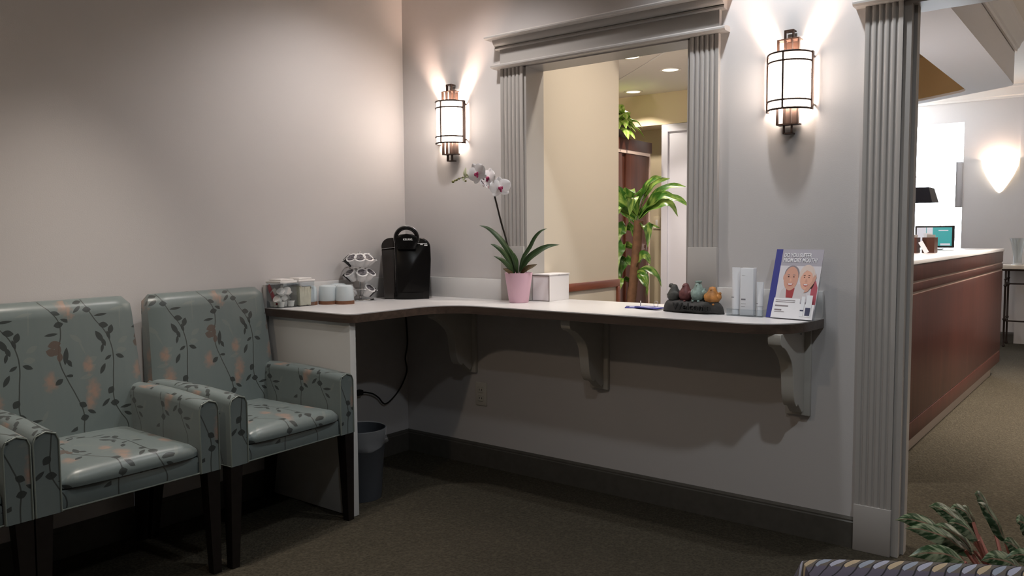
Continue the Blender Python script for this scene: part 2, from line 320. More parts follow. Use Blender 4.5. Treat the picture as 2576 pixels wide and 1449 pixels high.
# ------------------------------------------------------------------ mesh builder
class B:
    def __init__(s): s.b = bmesh.new(); s.uv = None
    def box(s, x0, x1, y0, y1, z0, z1, bev=0, seg=2):
        r = bmesh.ops.create_cube(s.b, size=1); vs = r['verts']
        for v in vs: v.co = Vector(((x0 + x1) / 2 + v.co.x * (x1 - x0), (y0 + y1) / 2 + v.co.y * (y1 - y0), (z0 + z1) / 2 + v.co.z * (z1 - z0)))
        if bev:
            es = list({e for v in vs for e in v.link_edges})
            r = bmesh.ops.bevel(s.b, geom=es, offset=bev, segments=seg, profile=.5, affect='EDGES'); 
        return s
    def prism(s, pts, fn, a, b):
        """polygon pts (2D) extruded from a to b; fn(u,v,w)->xyz"""
        A = [s.b.verts.new(fn(u, v, a)) for u, v in pts]; Bv = [s.b.verts.new(fn(u, v, b)) for u, v in pts]
        n = len(pts)
        s.b.faces.new(A); s.b.faces.new(Bv[::-1])
        for i in range(n): s.b.faces.new((A[i], A[(i + 1) % n], Bv[(i + 1) % n], Bv[i]))
        return s
    def loft(s, rings, cap=True, closed=True):
        R = [[s.b.verts.new(p) for p in r] for r in rings]; n = len(R[0])
        for a, c in zip(R, R[1:]):
            for i in range(n if closed else n - 1): s.b.faces.new((a[i], a[(i + 1) % n], c[(i + 1) % n], c[i]))
        if cap and closed: s.b.faces.new(R[0][::-1]); s.b.faces.new(R[-1])
        return s
    def lathe(s, prof, c=(0, 0, 0), seg=32, a0=0, a1=2 * PI, mtx=None, cap=True, sx=1, sy=1):
        c = Vector(c); full = abs(a1 - a0 - 2 * PI) < 1e-6; n = seg if full else seg + 1
        rings = []
        for r, z in prof:
            ring = []
            for i in range(n):
                a = a0 + (a1 - a0) * i / seg
                p = Vector((r * math.cos(a) * sx, r * math.sin(a) * sy, z))
                if mtx: p = mtx @ p
                ring.append(c + p)
            rings.append(ring)
        return s.loft(rings, cap=cap and full, closed=full)
    def tube(s, pts, r, seg=8, cap=True):
        pts = [Vector(p) for p in pts]; n = len(pts)
        rs = r if isinstance(r, (list, tuple)) else [r] * n
        rings = []; prev = None
        for i, p in enumerate(pts):
            d = (pts[min(i + 1, n - 1)] - pts[max(i - 1, 0)]).normalized()
            if prev is None:
                prev = d.orthogonal().normalized()
            u = (prev - d * prev.dot(d)); u = u.normalized() if u.length > 1e-6 else d.orthogonal().normalized(); prev = u
            w = d.cross(u)
            rings.append([p + (u * math.cos(2 * PI * k / seg) + w * math.sin(2 * PI * k / seg)) * rs[i] for k in range(seg)])
        return s.loft(rings, cap=cap)
    def bar(s, p, q, a, b=None):
        """square bar from p to q"""
        p, q = Vector(p), Vector(q); d = (q - p).normalized(); u = d.cross(Vector((0, 0, 1)))
        u = u.normalized() if u.length > 1e-4 else Vector((1, 0, 0)); w = d.cross(u); b = b or a
        def ring(c, k): return [c + u * k + w * k, c - u * k + w * k, c - u * k - w * k, c + u * k - w * k]
        return s.loft([ring(p, a), ring(q, b)])
    def ball(s, c, r, rot=None, seg=16, rings=10):
        rx, ry, rz = r if isinstance(r, (list, tuple)) else (r, r, r)
        mt = Matrix.Translation(Vector(c)) @ (rot.to_4x4() if rot is not None else Matrix()) @ Matrix.Diagonal((rx, ry, rz, 1))
        bmesh.ops.create_uvsphere(s.b, u_segments=seg, v_segments=rings, radius=1, matrix=mt); return s
    def leaf(s, spine, width, side, cup=.25, prof=None, n=10, across=4, wave=0):
        """blade along a spine (list of points, resampled), side = vector across the blade, cup folds it along the midrib"""
        sp = resample([Vector(p) for p in spine], n); side0 = Vector(side)
        if s.uv is None: s.uv = s.b.loops.layers.uv.new('UVMap')
        rows = []
        for i, p in enumerate(sp):
            tt = i / n
            d = (sp[min(i + 1, n)] - sp[max(i - 1, 0)]).normalized()
            sd = (side0 - d * side0.dot(d)).normalized(); nn = d.cross(sd)
            w = width * (prof(tt) if prof else leafprof(tt))
            rows.append([s.b.verts.new(p + sd * (w * k) + nn * (abs(k) ** 1.5 * w * cup + wave * w * math.sin(tt * 14 + k * 2))) for k in [(-1 + 2 * j / across) for j in range(across + 1)]])
        for i in range(n):
            for j in range(across):
                f = s.b.faces.new((rows[i][j], rows[i][j + 1], rows[i + 1][j + 1], rows[i + 1][j]))
                for lp, (a, c) in zip(f.loops, ((i, j), (i, j + 1), (i + 1, j + 1), (i + 1, j))): lp[s.uv].uv = (a / n, -1 + 2 * c / across)
        return s
    def grid(s, fn, nu, nv, closed_u=False):
        V = [[s.b.verts.new(fn(i / nu, j / nv)) for j in range(nv + 1)] for i in range(nu + 1)]
        for i in range(nu):
            for j in range(nv): s.b.faces.new((V[i][j], V[i + 1][j], V[i + 1][j + 1], V[i][j + 1]))
        return s
    def poly(s, pts):
        s.b.faces.new([s.b.verts.new(p) for p in pts]); return s

def leafprof(t): return max(.02, math.sin(PI * min(1, t ** .75 * 1.0)) ** .8) if t < 1 else .01
def strap(t): return max(.03, (min(1, .45 + t * 1.6)) * (1 - max(0, (t - .45) / .55) ** 2.2))
def resample(pts, n):
    # Catmull-Rom through pts, n+1 samples
    P = [pts[0] * 2 - pts[1]] + pts + [pts[-1] * 2 - pts[-2]]; out = []; m = len(pts) - 1
    for i in range(n + 1):
        u = i / n * m; k = min(int(u), m - 1); f = u - k
        a, b, c, d = P[k:k + 4]
        out.append(.5 * ((2 * b) + (c - a) * f + (2 * a - 5 * b + 4 * c - d) * f * f + (3 * b - a - 3 * c + d) * f ** 3))
    return out

def obj(name, bb, m, parent=None, smooth=40, boxuv=False, loc=None, label=None, bevel=0):
    bmesh.ops.recalc_face_normals(bb.b, faces=bb.b.faces) if bb.uv is None else None
    me = bpy.data.meshes.new(name); 
    if boxuv:
        uv = bb.b.loops.layers.uv.verify() if not bb.b.loops.layers.uv else bb.b.loops.layers.uv[0]
        bb.b.normal_update()
        for f in bb.b.faces:
            n = f.normal; a = [abs(n.x), abs(n.y), abs(n.z)]
            for lp in f.loops:
                x, y, z = lp.vert.co
                lp[uv].uv = boxuv(x, y, z, n)
    bb.b.to_mesh(me); bb.b.free()
    if boxuv: me.uv_layers[0].name = 'UVMap'
    me.materials.append(m)
    if smooth:
        me.polygons.foreach_set('use_smooth', [True] * len(me.polygons)); me.set_sharp_from_angle(angle=math.radians(smooth))
    o = bpy.data.objects.new(name, me); COL.objects.link(o)
    if parent: o.parent = parent
    if loc is not None: o.location = loc
    if label: o['label'] = label
    if bevel:
        md = o.modifiers.new('soft_edges', 'BEVEL'); md.width = bevel; md.segments = 2; md.limit_method = 'ANGLE'
    return o

def tag(o, label, cat, group=None, kind=None):
    o['label'] = label; o['category'] = cat
    if group: o['group'] = group
    if kind: o['kind'] = kind
    return o
def thing(name, label, cat, loc=(0, 0, 0), rotz=0, group=None):
    o = bpy.data.objects.new(name, None); COL.objects.link(o); o.location = loc; o.rotation_euler = (0, 0, rotz); o.empty_display_size = .05
    return tag(o, label, cat, group)
def struct(name, bb, m, parent=None, **k):
    o = obj(name, bb, m, parent, **k)
    if not parent: o['kind'] = 'structure'
    return o
def text(name, body, size, m, parent, loc, rot, align='LEFT', ext=.0004, squeeze=1, bold=0):
    c = bpy.data.curves.new(name, 'FONT'); c.body = body; c.size = size; c.align_x = align; c.extrude = ext; c.offset = bold
    c.materials.append(m)
    tmp = bpy.data.objects.new(name, c); COL.objects.link(tmp)
    me = bpy.data.meshes.new_from_object(tmp.evaluated_get(bpy.context.evaluated_depsgraph_get())); me.name = name
    bpy.data.objects.remove(tmp)
    o = bpy.data.objects.new(name, me); COL.objects.link(o); o.parent = parent; o.location = loc; o.rotation_euler = rot; o.scale = (squeeze, 1, 1)
    return o
def copy_tree(o, parent=None):
    c = o.copy(); COL.objects.link(c)
    if parent: c.parent = parent
    for ch in o.children: copy_tree(ch, c)
    return c

# ------------------------------------------------------------------ the room
CH = 2.72
struct('floor', B().box(-4.5, 6.5, -5.6, 7.2, -.1, 0), M['carpet'])
struct('wall_left', B().box(-.12, 0, -5.5, 0, 0, CH + .1), M['wall'])
bw = B()                                                            # wall with the pass-through window and the doorway
WX0, WX1, WZ1 = .825, 1.682, 2.012
DX0, DX1, DZ1 = 2.515, 4.0, 2.02
bw.box(-.12, WX0, 0, .125, 0, CH + .1); bw.box(WX0, WX1, 0, .125, 0, .835); bw.box(WX0, WX1, 0, .125, WZ1, CH + .1)
bw.box(WX1, DX0, 0, .125, 0, CH + .1); bw.box(DX0, DX1, 0, .125, DZ1, CH + .1); bw.box(DX1, 6.0, 0, .125, 0, CH + .1)
struct('wall_back', bw, M['wall'])
struct('wall_right', B().box(6.0, 6.12, -5.5, 7, 0, CH + .1), M['wall'])
struct('wall_front', B().box(-.12, 6.12, -5.62, -5.5, 0, CH + .1), M['wall'])
struct('ceiling', B().box(-.12, 6.12, -5.6, .125, CH, CH + .1), M['ceiling'])

def baseboard(name, pts):
    """runs along straight pieces ((x0,y0),(x1,y1)) with its back on the wall, profile with a small stepped cap"""
    bb = B()
    for (a, b, nrm) in pts:
        a, b, nr = Vector(a + (0,)), Vector(b + (0,)), Vector(nrm + (0,))
        prof = [(0, 0), (.014, 0), (.014, .098), (.010, .102), (.010, .108), (.005, .117), (0, .117)]
        A = [bb.b.verts.new(a + nr * u + UP * v) for u, v in prof]; C = [bb.b.verts.new(b + nr * u + UP * v) for u, v in prof]
        n = len(prof)
        for i in range(n): bb.b.faces.new((A[i], A[(i + 1) % n], C[(i + 1) % n], C[i]))
        bb.b.faces.new(A[::-1]); bb.b.faces.new(C)
    return struct(name, bb, M['base'], smooth=20)
baseboard('baseboard_back', [((.0, -.0005), (2.363, -.0005), (0, -1))])
baseboard('baseboard_left', [((.0005, -5.5), (.0005, -.015), (1, 0))])

def fluted(bb, x0, x1, z0, z1, y=-.022, nfl=5):
    """front slab of a pilaster with round-bottomed flutes (plan profile extruded upwards)"""
    w = x1 - x0; edge = w * .07; fw = (w - 2 * edge) / nfl; pl = [(x0, 0), (x0, y)]
    for i in range(nfl):
        a = x0 + edge + i * fw; g = fw * .22
        pl.append((a + g, y))
        for k in range(1, 10):
            t = k / 10; pl.append((a + g + t * (fw - 2 * g), y + .0028 * (1 - math.cos(2 * PI * t))))
        pl.append((a + fw - g, y))
    pl += [(x1, y), (x1, 0)]
    A = [bb.b.verts.new((u, v, z0)) for u, v in pl]; C = [bb.b.verts.new((u, v, z1)) for u, v in pl]
    n = len(pl)
    for i in range(n): bb.b.faces.new((A[i], A[(i + 1) % n], C[(i + 1) % n], C[i]))
    bb.b.faces.new(A[::-1]); bb.b.faces.new(C)
def pilaster(name, x0, x1, zp0, zp1, ztop):
    bb = B(); fluted(bb, x0, x1, zp1, ztop)
    bb.box(x0 - .002, x1 + .002, -.026, -.0002, zp0, zp1, .0015)
    return struct(name, bb, M['trim'], smooth=30)
pilaster('trim_1', .688, .823, .872, 1.14, 2.005)
pilaster('trim_2', 1.684, 1.808, .872, 1.14, 2.005)
pilaster('trim_3', 2.364, 2.490, .0, .176, 2.012)
def header(name, x0, x1, zl, zf, crown=True, ext=.035):
    """lintel of a window or doorway: projecting shelf moulding, flat frieze, crown"""
    bb = B()
    def run(prof, xa, xb): bb.prism(prof, lambda u, v, w: (w, u, v), xa, xb)
    run([(-.0002, zl), (-.050, zl), (-.058, zl + .006), (-.058, zl + .013), (-.050, zl + .019), (-.034, zl + .022), (-.0002, zl + .022)], x0 - ext, x1 + ext)
    run([(-.0002, zl + .022), (-.026, zl + .022), (-.026, zf), (-.0002, zf)], x0, x1)
    if crown:
        z = zf
        run([(-.0002, z - .012), (-.031, z - .012), (-.037, z - .007), (-.037, z - .001), (-.032, z + .003), (-.040, z + .005), (-.050, z + .012), (-.056, z + .022), (-.058, z + .0305), (-.0002, z + .0305)], x0 - ext + .012, x1 + ext - .012)
        run([(-.0002, z + .031), (-.086, z + .031), (-.092, z + .035), (-.093, z + .041), (-.088, z + .047), (-.0002, z + .049)], x0 - ext - .012, x1 + ext + .012)
    return struct(name, bb, M['trim'], smooth=25)
header('trim_4', .690, 1.812, 2.006, 2.109)
header('trim_5', 2.362, 4.16, 2.012, 2.12)
pilaster('trim_6', 4.025, 4.15, .0, .176, 2.012)
jb = B()                                                             # linings of the two openings
jb.box(WX0 - .001, WX0 + .012, -.012, .135, .874, WZ1); jb.box(WX1 - .012, WX1 + .001, -.012, .135, .874, WZ1); jb.box(WX0, WX1, -.012, .135, WZ1 - .012, WZ1 + .001)
struct('trim_7', jb, M['trim'])
jb = B()
for x0, x1 in ((2.4905, 2.516), (3.999, 4.025)):
    jb.box(x0, x1, -.012, .14, 0, DZ1)
jb.box(2.516, 3.999, -.012, .14, DZ1 - .02, DZ1 + .001); jb.box(2.516, 2.527, .03, .075, 0, DZ1 - .02)
struct('trim_8', jb, M['trim'])

# ------------------------------------------------------------------ office behind the window
OC = 2.45
struct('ceiling_office', B().box(-3.2, 1.06, .1255, 3.9, OC, CH + .1), M['ceiling'])
struct('wall_office', B().box(-3.3, -3.2, .125, 4.1, 0, OC + .1).box(-3.3, 1.0, 3.7, 3.8, 0, OC + .1).box(-3.3, .0, .125, .13, 0, OC), M['wall_cream'])
struct('wall_header', B().box(-3.2, 1.0, 3.4, 3.7, 2.17, OC), M['wall_cream'])
struct('wall_white', B().box(-.135, 1.0, 3.40, 3.699, 0, 2.168), M['wall_white'])
struct('trim_9', B().box(-.135, -.075, 3.385, 3.399, 0, 2.165).box(-.075, .6, 3.385, 3.399, 2.10, 2.165), M['wall_white'])
struct('wall_partition', B().box(.70, .829, .1255, .90, 0, OC), M['wall_partition'])
struct('light_blocking_wall', B().box(1.0, 1.06, 1.62, 6.75, 0, OC), M['wall'])  # unseen wall added to stop light leaking between office and reception
ch = B().box(.8295, .841, .126, .90, .894, .936, .002); struct('trim_10', ch, M['cherry_rail'])
struct('trim_11', B().box(.8295, .843, .872, .902, 0, .894, .002), M['cherry_rail'])
gr = B()
for (ax, ay), (ex_, ey_), w_ in (((.653, 1.898), (.375, 2.151), .007), ((.375, 2.151), (-.9, 3.31), .0022), ((.30, 3.38), (1.0, 2.74), .0022)):   # T-bars laid at 45 degrees
    a, b = Vector((ax, ay, OC - .0005)), Vector((ex_, ey_, OC - .0005)); n = (b - a).cross(UP).normalized() * w_
    gr.loft([[a + n, a - n, a - n - UP * .004, a + n - UP * .004], [b + n, b - n, b - n - UP * .004, b + n - UP * .004]])
struct('ceiling_grid', gr, M['white_trim'])

def downlight(x, y, z, label):
    t = thing('downlight', label, 'ceiling light', (x, y, z), 0, 'recessed ceiling lights in the office')
    obj('trim_ring', B().lathe([(.062, -.001), (.085, -.001), (.083, -.006), (.064, -.006)], seg=28, cap=False), M['can_trim'], t)
    obj('reflector', B().lathe([(.0, -.0012), (.02, -.0012), (.062, -.003)], seg=28, cap=False), M['can_glow'], t)
    return t
downlight(.34, 1.93, OC, 'recessed ceiling light right behind the window head, topmost in the opening')
downlight(.364, 2.52, OC, 'recessed ceiling light nearest the right pilaster of the window')
downlight(-.31, 3.18, OC, 'recessed ceiling light closest to the yellow wall above the cabinet')

# tall cabinet with the pothos
t = thing('cabinet', 'tall dark wood cabinet behind the window with pale metal edging', 'cabinet', (-.2, 3.0, 0))
obj('body', B().box(-.55, -.02, -.36, .30, 0, 2.0, .004), M['mahogany'], t)
obj('valance', B().box(-.0195, .012, -.37, .305, 1.905, 2.001, .003), M['mahogany'], t)
obj('edging', B().box(-.0195, .006, -.36, .285, 1.878, 1.9045).box(-.0195, .006, .272, .285, .05, 1.878), M['metal_strip'], t)
dr = obj('door', B().box(-.0195, -.002, -.14, .27, .05, 1.876, .002), M['mahogany'], t)
obj('handle', B().bar((.008, .215, 1.05), (.008, .215, 1.11), .004).bar((-.004, .215, 1.06), (.008, .215, 1.06), .003).bar((-.004, .215, 1.10), (.008, .215, 1.10), .003), M['silver'], dr)
obj('door', B().box(-.0195, -.002, -.355, -.215, .05, 1.876, .002), M['mahogany'], t)
def plant_leaves(root, n, c, m, seed, rlo, rhi, up, wid, droop):
    r = random.Random(seed)
    for k in range(n):
        a = 2 * PI * k * .381966 + r.uniform(-.3, .3); L = r.uniform(rlo, rhi); el = r.uniform(*up)
        d = Vector((math.cos(a), math.sin(a), 0)); s = d.cross(UP)
        p = Vector(c) + Vector((r.uniform(-.02, .02), r.uniform(-.02, .02), r.uniform(-.03, .05)))
        pts = [p, p + d * L * .35 * math.cos(el) + UP * L * .5 * math.sin(el), p + d * L * .75 * math.cos(el) + UP * (L * .8 * math.sin(el) - droop * L * .15), p + d * L * math.cos(el) + UP * (L * .85 * math.sin(el) - droop * L * .5)]
        obj('leaf', B().leaf(pts, wid * r.uniform(.8, 1.2), s + UP * r.uniform(-.3, .3), .3, n=8), m, root)
t = thing('potted_pothos', 'bright green trailing pothos on top of the tall cabinet', 'plant', (-.24, 2.83, 2.001))
obj('pot', B().lathe([(.0, 0), (.06, 0), (.075, .10), (.068, .10), (.06, .085), (0, .085)], seg=20), M['planter'], t)
plant_leaves(t, 60, (0, 0, .11), M['pothos'], 3, .08, .22, (-.3, 1.3), .042, 1.1)

# corn plant standing behind the counter
t = thing('corn_plant', 'tall corn plant with a bare cane standing behind the window counter', 'plant', (.40, 1.9, 0))
obj('pot', B().lathe([(0, 0), (.12, 0), (.16, .30), (.15, .30), (.14, .27), (0, .27)], seg=28), M['planter'], t)
obj('cane', B().tube(resample([Vector((-.06, 0, .26)), Vector((-.03, 0, .7)), Vector((.005, 0, 1.0)), Vector((.03, 0, 1.29))], 14), [.034] * 15, 14), M['trunk'], t)
def pointed(t): return max(.012, 1.0 * (t ** .62) * ((1 - t) ** 1.2) / .40)
def corn(t): return max(.02, (.35 + 1.5 * t if t < .43 else 1.0) * (1 - max(0, (t - .5) / .5) ** 1.7))
def strap_leaf(root, pts, w, side, m, wave=.16):
    obj('leaf', B().leaf(pts, w * 1.35, side, .3, corn, 16, 6, wave), m, root)
P = lambda x, z, y=0: Vector((x - .40, y, z))
dl = M['dracaena']
for pts, w in [
    ([P(.42, 1.33), P(.48, 1.47, -.03), P(.56, 1.56, -.06), P(.635, 1.585, -.06)], .030),
    ([P(.43, 1.33), P(.52, 1.46, -.06), P(.63, 1.54, -.12), P(.745, 1.562, -.16)], .026),
    ([P(.43, 1.33), P(.53, 1.45, .02), P(.65, 1.52, .03), P(.775, 1.515, .03)], .026),
    ([P(.43, 1.31), P(.54, 1.40, -.05), P(.67, 1.45, -.10), P(.785, 1.42, -.12)], .034),
    ([P(.43, 1.30), P(.54, 1.38, 0), P(.66, 1.40, 0), P(.73, 1.31, 0)], .030),
    ([P(.43, 1.30), P(.55, 1.41, .06), P(.66, 1.44, .1), P(.76, 1.38, .12)], .030),
    ([P(.41, 1.31), P(.40, 1.42, -.08), P(.44, 1.50, -.16), P(.52, 1.47, -.22)], .030),
    ([P(.41, 1.30), P(.37, 1.42, -.05), P(.33, 1.50, -.08), P(.27, 1.53, -.1)], .036),
    ([P(.40, 1.30), P(.38, 1.40, -.1), P(.37, 1.47, -.16), P(.36, 1.535, -.2)], .040),
    ([P(.40, 1.28), P(.33, 1.36, .0), P(.27, 1.42, .02), P(.2, 1.40, .02)], .036),
    ([P(.42, 1.32), P(.44, 1.42, -.1), P(.47, 1.43, -.18), P(.48, 1.32, -.23)], .034),
    ([P(.42, 1.32), P(.42, 1.44, .05), P(.38, 1.50, .12), P(.3, 1.48, .16)], .034),
    ([P(.41, 1.30), P(.36, 1.36, -.12), P(.33, 1.34, -.2), P(.31, 1.24, -.24)], .034),
    ([P(.43, 1.22), P(.48, 1.26, -.02), P(.52, 1.22, -.04), P(.525, 1.10, -.05)], .026),
    ([P(.43, 1.22), P(.50, 1.25, 0), P(.55, 1.245, 0), P(.595, 1.235, 0)], .012),
    ([P(.40, 1.22), P(.35, 1.25, -.05), P(.30, 1.20, -.08), P(.28, 1.08, -.08)], .034),
    ([P(.40, .95), P(.46, 1.02, -.03), P(.51, 1.03, -.05), P(.545, .98, -.05)], .034),
    ([P(.41, .92), P(.49, .95, 0), P(.57, .90, 0), P(.61, .82, 0)], .020),
    ([P(.41, .92), P(.50, .93, -.08), P(.56, .84, -.12), P(.555, .735, -.12)], .018),
    ([P(.41, .91), P(.48, .88, -.05), P(.53, .82, -.08), P(.535, .76, -.1)], .016),
    ([P(.38, 1.10), P(.33, 1.12, -.06), P(.30, 1.04, -.1), P(.31, .90, -.1)], .034),
    ([P(.38, .98), P(.33, 1.02, -.03), P(.29, .94, -.05), P(.28, .80, -.05)], .036),
    ([P(.37, .85), P(.33, .88, -.08), P(.31, .80, -.12), P(.34, .68, -.12)], .03)]:
    strap_leaf(t, pts, w, Vector((-.3, .6, .75)) if abs(pts[-1].x - pts[0].x) > .12 else RIGHT, dl)
obj('shoot', B().tube([P(.40, 1.2), P(.405, 1.25, -.01), P(.41, 1.33, 0)], .012).tube([P(.385, 1.18), P(.37, 1.25, -.02), P(.365, 1.33, -.03)], .007), M['dracaena'], t)
t = thing('light_switch', 'cream light switch plate on the wall beyond the tall cabinet', 'switch', (-.333, 3.699, 1.294))
obj('plate', B().box(-.036, .036, -.006, 0, -.06, .06, .002), M['wall_cream'], t); obj('rocker', B().box(-.012, .012, -.010, -.006, -.03, .03, .002), M['lid_white'], t)

# ------------------------------------------------------------------ counter
t = thing('counter', 'white L-shaped laminate counter with walnut edge running under the window', 'counter', (0, 0, 0))
def arc(cx, cy, r, a0, a1, n=10): return [(cx + r * math.cos(a0 + (a1 - a0) * k / n), cy + r * math.sin(a0 + (a1 - a0) * k / n)) for k in range(n + 1)]
out = [(.004, -.932), (.535, -.932)] + arc(.55, -.885, .047, -PI / 2, 0, 6) + [(.597, -.62)] + arc(.787, -.535, .19, PI, PI / 2, 10)
out += [(1.2, -.345), (1.98, -.345)] + arc(2.02, -.14, .205, -PI / 2, 0, 10)[:] + [(2.235, -.02), (2.235, -.002), (1.670, -.002), (1.670, .20), (.838, .20), (.838, -.002), (.004, -.002)]
CT = .872
def ctop(z0, z1): return B().prism(out, lambda u, v, w: (u, v, w), z0, z1)
obj('worktop', ctop(CT - .004, CT), M['laminate'], t, smooth=0)
obj('edge', ctop(CT - .038, CT - .004), M['edge_wood'], t, smooth=30)
bs = B().box(.004, .023, -.931, -.024, CT, CT + .103, .001).box(.004, .70, -.022, -.003, CT, CT + .103, .001)
obj('backsplash', bs, M['splash'], t); obj('backsplash', B().box(1.812, 2.234, -.022, -.003, CT, CT + .103, .001), M['splash'], t)
obj('side_panel', B().box(.016, .570, -.912, -.880, .002, CT - .038, .001), M['panel_white'], t)

def bracket(x, label):
    r = thing('shelf_bracket', label, 'bracket', (x, -.0005, 0), 0, 'corbel brackets under the counter')
    obj('back_plate', B().box(-.047, .047, -.020, 0, .487, CT - .039, .002), M['bracket'], r)
    pts = [(-.020, CT - .039), (-.300, CT - .039), (-.302, CT - .062), (-.296, CT - .078), (-.280, CT - .088), (-.262, CT - .092), (-.235, CT - .105), (-.200, CT - .130), (-.175, CT - .152),
           (-.158, CT - .180), (-.150, CT - .215), (-.146, CT - .25), (-.140, CT - .285), (-.128, CT - .315), (-.112, CT - .332), (-.098, CT - .336), (-.090, CT - .328), (-.070, CT - .345), (-.048, CT - .362), (-.034, CT - .372), (-.020, CT - .36)]
    obj('corbel', B().prism(pts, lambda u, v, w: (w, u, v), -.024, .024), M['bracket'], r, smooth=50, bevel=.002)
    obj('screw', B().lathe([(0, 0), (.004, 0), (.004, .001), (0, .0015)], (.0245, -.07, CT - .06), 10, mtx=Matrix.Rotation(PI / 2, 3, 'Y')), M['black_matte'], r)
    return r
b0 = bracket(.463, 'carved corbel bracket under the counter nearest the wall corner')
for x, lb in ((1.247, 'carved corbel bracket under the middle of the counter'), (2.146, 'carved corbel bracket under the rounded free end of the counter')):
    c = copy_tree(b0); c.location.x = x; c['label'] = lb

t = thing('power_outlet', 'wall outlet plate below the left bracket of the counter', 'outlet', (.533, -.0005, .376))
obj('cover_plate', B().box(-.037, .037, -.006, 0, -.060, .060, .0025), M['outlet'], t)
for dz in (-.022, .022): obj('socket', B().box(-.017, .017, -.009, -.006, dz - .014, dz + .014, .004), M['outlet'], t)
for sx, sz in ((-.0075, .023), (.0075, .023), (-.0075, -.021), (.0075, -.021)): obj('slot', B().box(sx - .0015, sx + .0015, -.0095, -.009, sz - .005, sz + .005), M['black_matte'], t)

# ------------------------------------------------------------------ arm chairs
def chair_uv(x, y, z, n):
    s = y + .295
    if abs(n.y) > .7: return (x + .9, z - .47)
    if n.x > .35 and x < -.30: return (s, z - .47)
    if n.z > .35: return (s + .1, .10 + .50 - (x + .5))
    if n.x > .35: return (s + .1, .10 + (z - .48))
    return (s, z - .47)
def make_chair(label):
    r = thing('armchair', label, 'armchair', (0, 0, 0), 0, 'vine pattern armchairs along the left wall')
    V = M['vine']
    obj('seat_rail', B().box(-.50, -.008, -.226, .226, .378, .438, .006), V, r, boxuv=chair_uv)
    # cushion: crowned, front edge rolled over
    path = [(-.478 + .448 * k / 14, .487, 0) for k in range(15)] + [(-.030 + .034 * math.sin(q), .453 + .034 * math.cos(q), q) for q in [math.radians(12 * k) for k in range(1, 10)]] + [(-.012, .437, 1.9)]
    cs = B(); K = 20; rings = []
    for x, z, q in path:
        row = []
        for j in range(K + 1):
            v = j / K * 2 - 1; e = max(0, (abs(v) - .80) / .20); cr = .013 * (1 - v * v) - .020 * e * e
            cr *= (1 if x > -.42 else .6)
            row.append(Vector((x + cr * math.sin(min(q, 1.6)) * .8, v * .2245, max(.4385, z + cr * max(.0, math.cos(q))))))
        rings.append(row)
    cs.loft(rings, cap=False, closed=False)
    obj('seat_cushion', cs, V, r, smooth=55, boxuv=chair_uv)
    for sgn in (-1, 1):
        a = B(); rings = []
        for i in range(13):
            u = i / 12; x = -.52 + .52 * u; zt = .640 - .012 * u + .010 * math.sin(PI * u)
            y0, y1 = (.227, .302); cr = .018
            if i == 12: cr = .020
            prof = [(y0, .376), (y1, .376), (y1, zt - .03)] + [(y1 - .028 + .028 * math.cos(q), zt - .03 + .03 * math.sin(q)) for q in (PI / 8, PI / 4, 3 * PI / 8, PI / 2)]
            prof += [(y0 + .028 + .028 * math.cos(q), zt - .03 + .03 * math.sin(q)) for q in (PI / 2, 5 * PI / 8, 3 * PI / 4, 7 * PI / 8)] + [(y0, zt - .03)]
            rings.append([Vector((x, sgn * p, q)) for p, q in prof])
        a.loft(rings)
        arm = obj('arm', a, V, r, smooth=50, boxuv=chair_uv)
        zt = .628
        loop = [Vector((.001, sgn * .229, .378)), Vector((.001, sgn * .229, zt - .03)), Vector((.001, sgn * .237, zt - .010)), Vector((.001, sgn * .2645, zt)), Vector((.001, sgn * .292, zt - .010)), Vector((.001, sgn * .300, zt - .03)), Vector((.001, sgn * .300, .378))]
        obj('piping', B().tube(loop, .0028, 6).tube([loop[-1], Vector((-.5, sgn * .300, .378))], .0028, 6), M['piping'], arm)
    obj('piping', B().tube([Vector((-.006, -.226, .379)), Vector((-.006, .226, .379))], .0028, 6), M['piping'], r)
    bk = B(); rings = []; NZ, NY = 20, 16
    for i in range(NZ + 1):
        u = i / NZ; z = .40 + .572 * u
        hw = .298 - .024 * u - (.0 if u < .93 else ((u - .93) / .07) ** 2 * .022)
        xf = -.455 - .062 * u ** 1.3 - (.0 if u < .95 else ((u - .95) / .05) ** 2 * .02); xb = -.545 - .048 * u + (.0 if u < .95 else ((u - .95) / .05) ** 2 * .015)
        row = []
        for j in range(NY + 1):
            v = j / NY * 2 - 1; e = max(0, (abs(v) - .88) / .12)
            row.append(Vector((xf + .012 * (1 - v * v) - .02 * e * e, v * hw, z)))
        row += [Vector((xb, hw - .008, z)), Vector((xb, -hw + .008, z))]
        rings.append(row)
    bk.loft(rings)
    obj('backrest', bk, V, r, smooth=50, boxuv=chair_uv)
    for sx, sy in ((-.026, -1), (-.026, 1), (-.49, -1), (-.49, 1)):
        d = -.05 if sx < -.3 else 0
        def ring(cx, cy, k, z): return [Vector((cx + k, cy + k, z)), Vector((cx - k, cy + k, z)), Vector((cx - k, cy - k, z)), Vector((cx + k, cy - k, z))]
        obj('leg', B().loft([ring(sx + d, sy * .286, .0155, 0), ring(sx, sy * .277, .0245, .377)]), M['black_wood'], r)
    return r
c2 = make_chair('vine-patterned armchair nearest the counter, beside its side panel')
c2.location = (.612, -1.224, 0); c2.rotation_euler = (0, 0, math.radians(3.0))
c1 = copy_tree(c2); c1['label'] = 'vine-patterned armchair between two others, showing its whole backrest edge'; c1.location = (.613, -1.861, 0); c1.rotation_euler = (0, 0, 0)
c0 = copy_tree(c2); c0['label'] = 'vine-patterned armchair cut off by the left edge, only one arm showing'; c0.location = (.613, -2.469, 0); c0.rotation_euler = (0, 0, 0)
c1['label'] = 'vine-patterned armchair in the middle of the row of three'

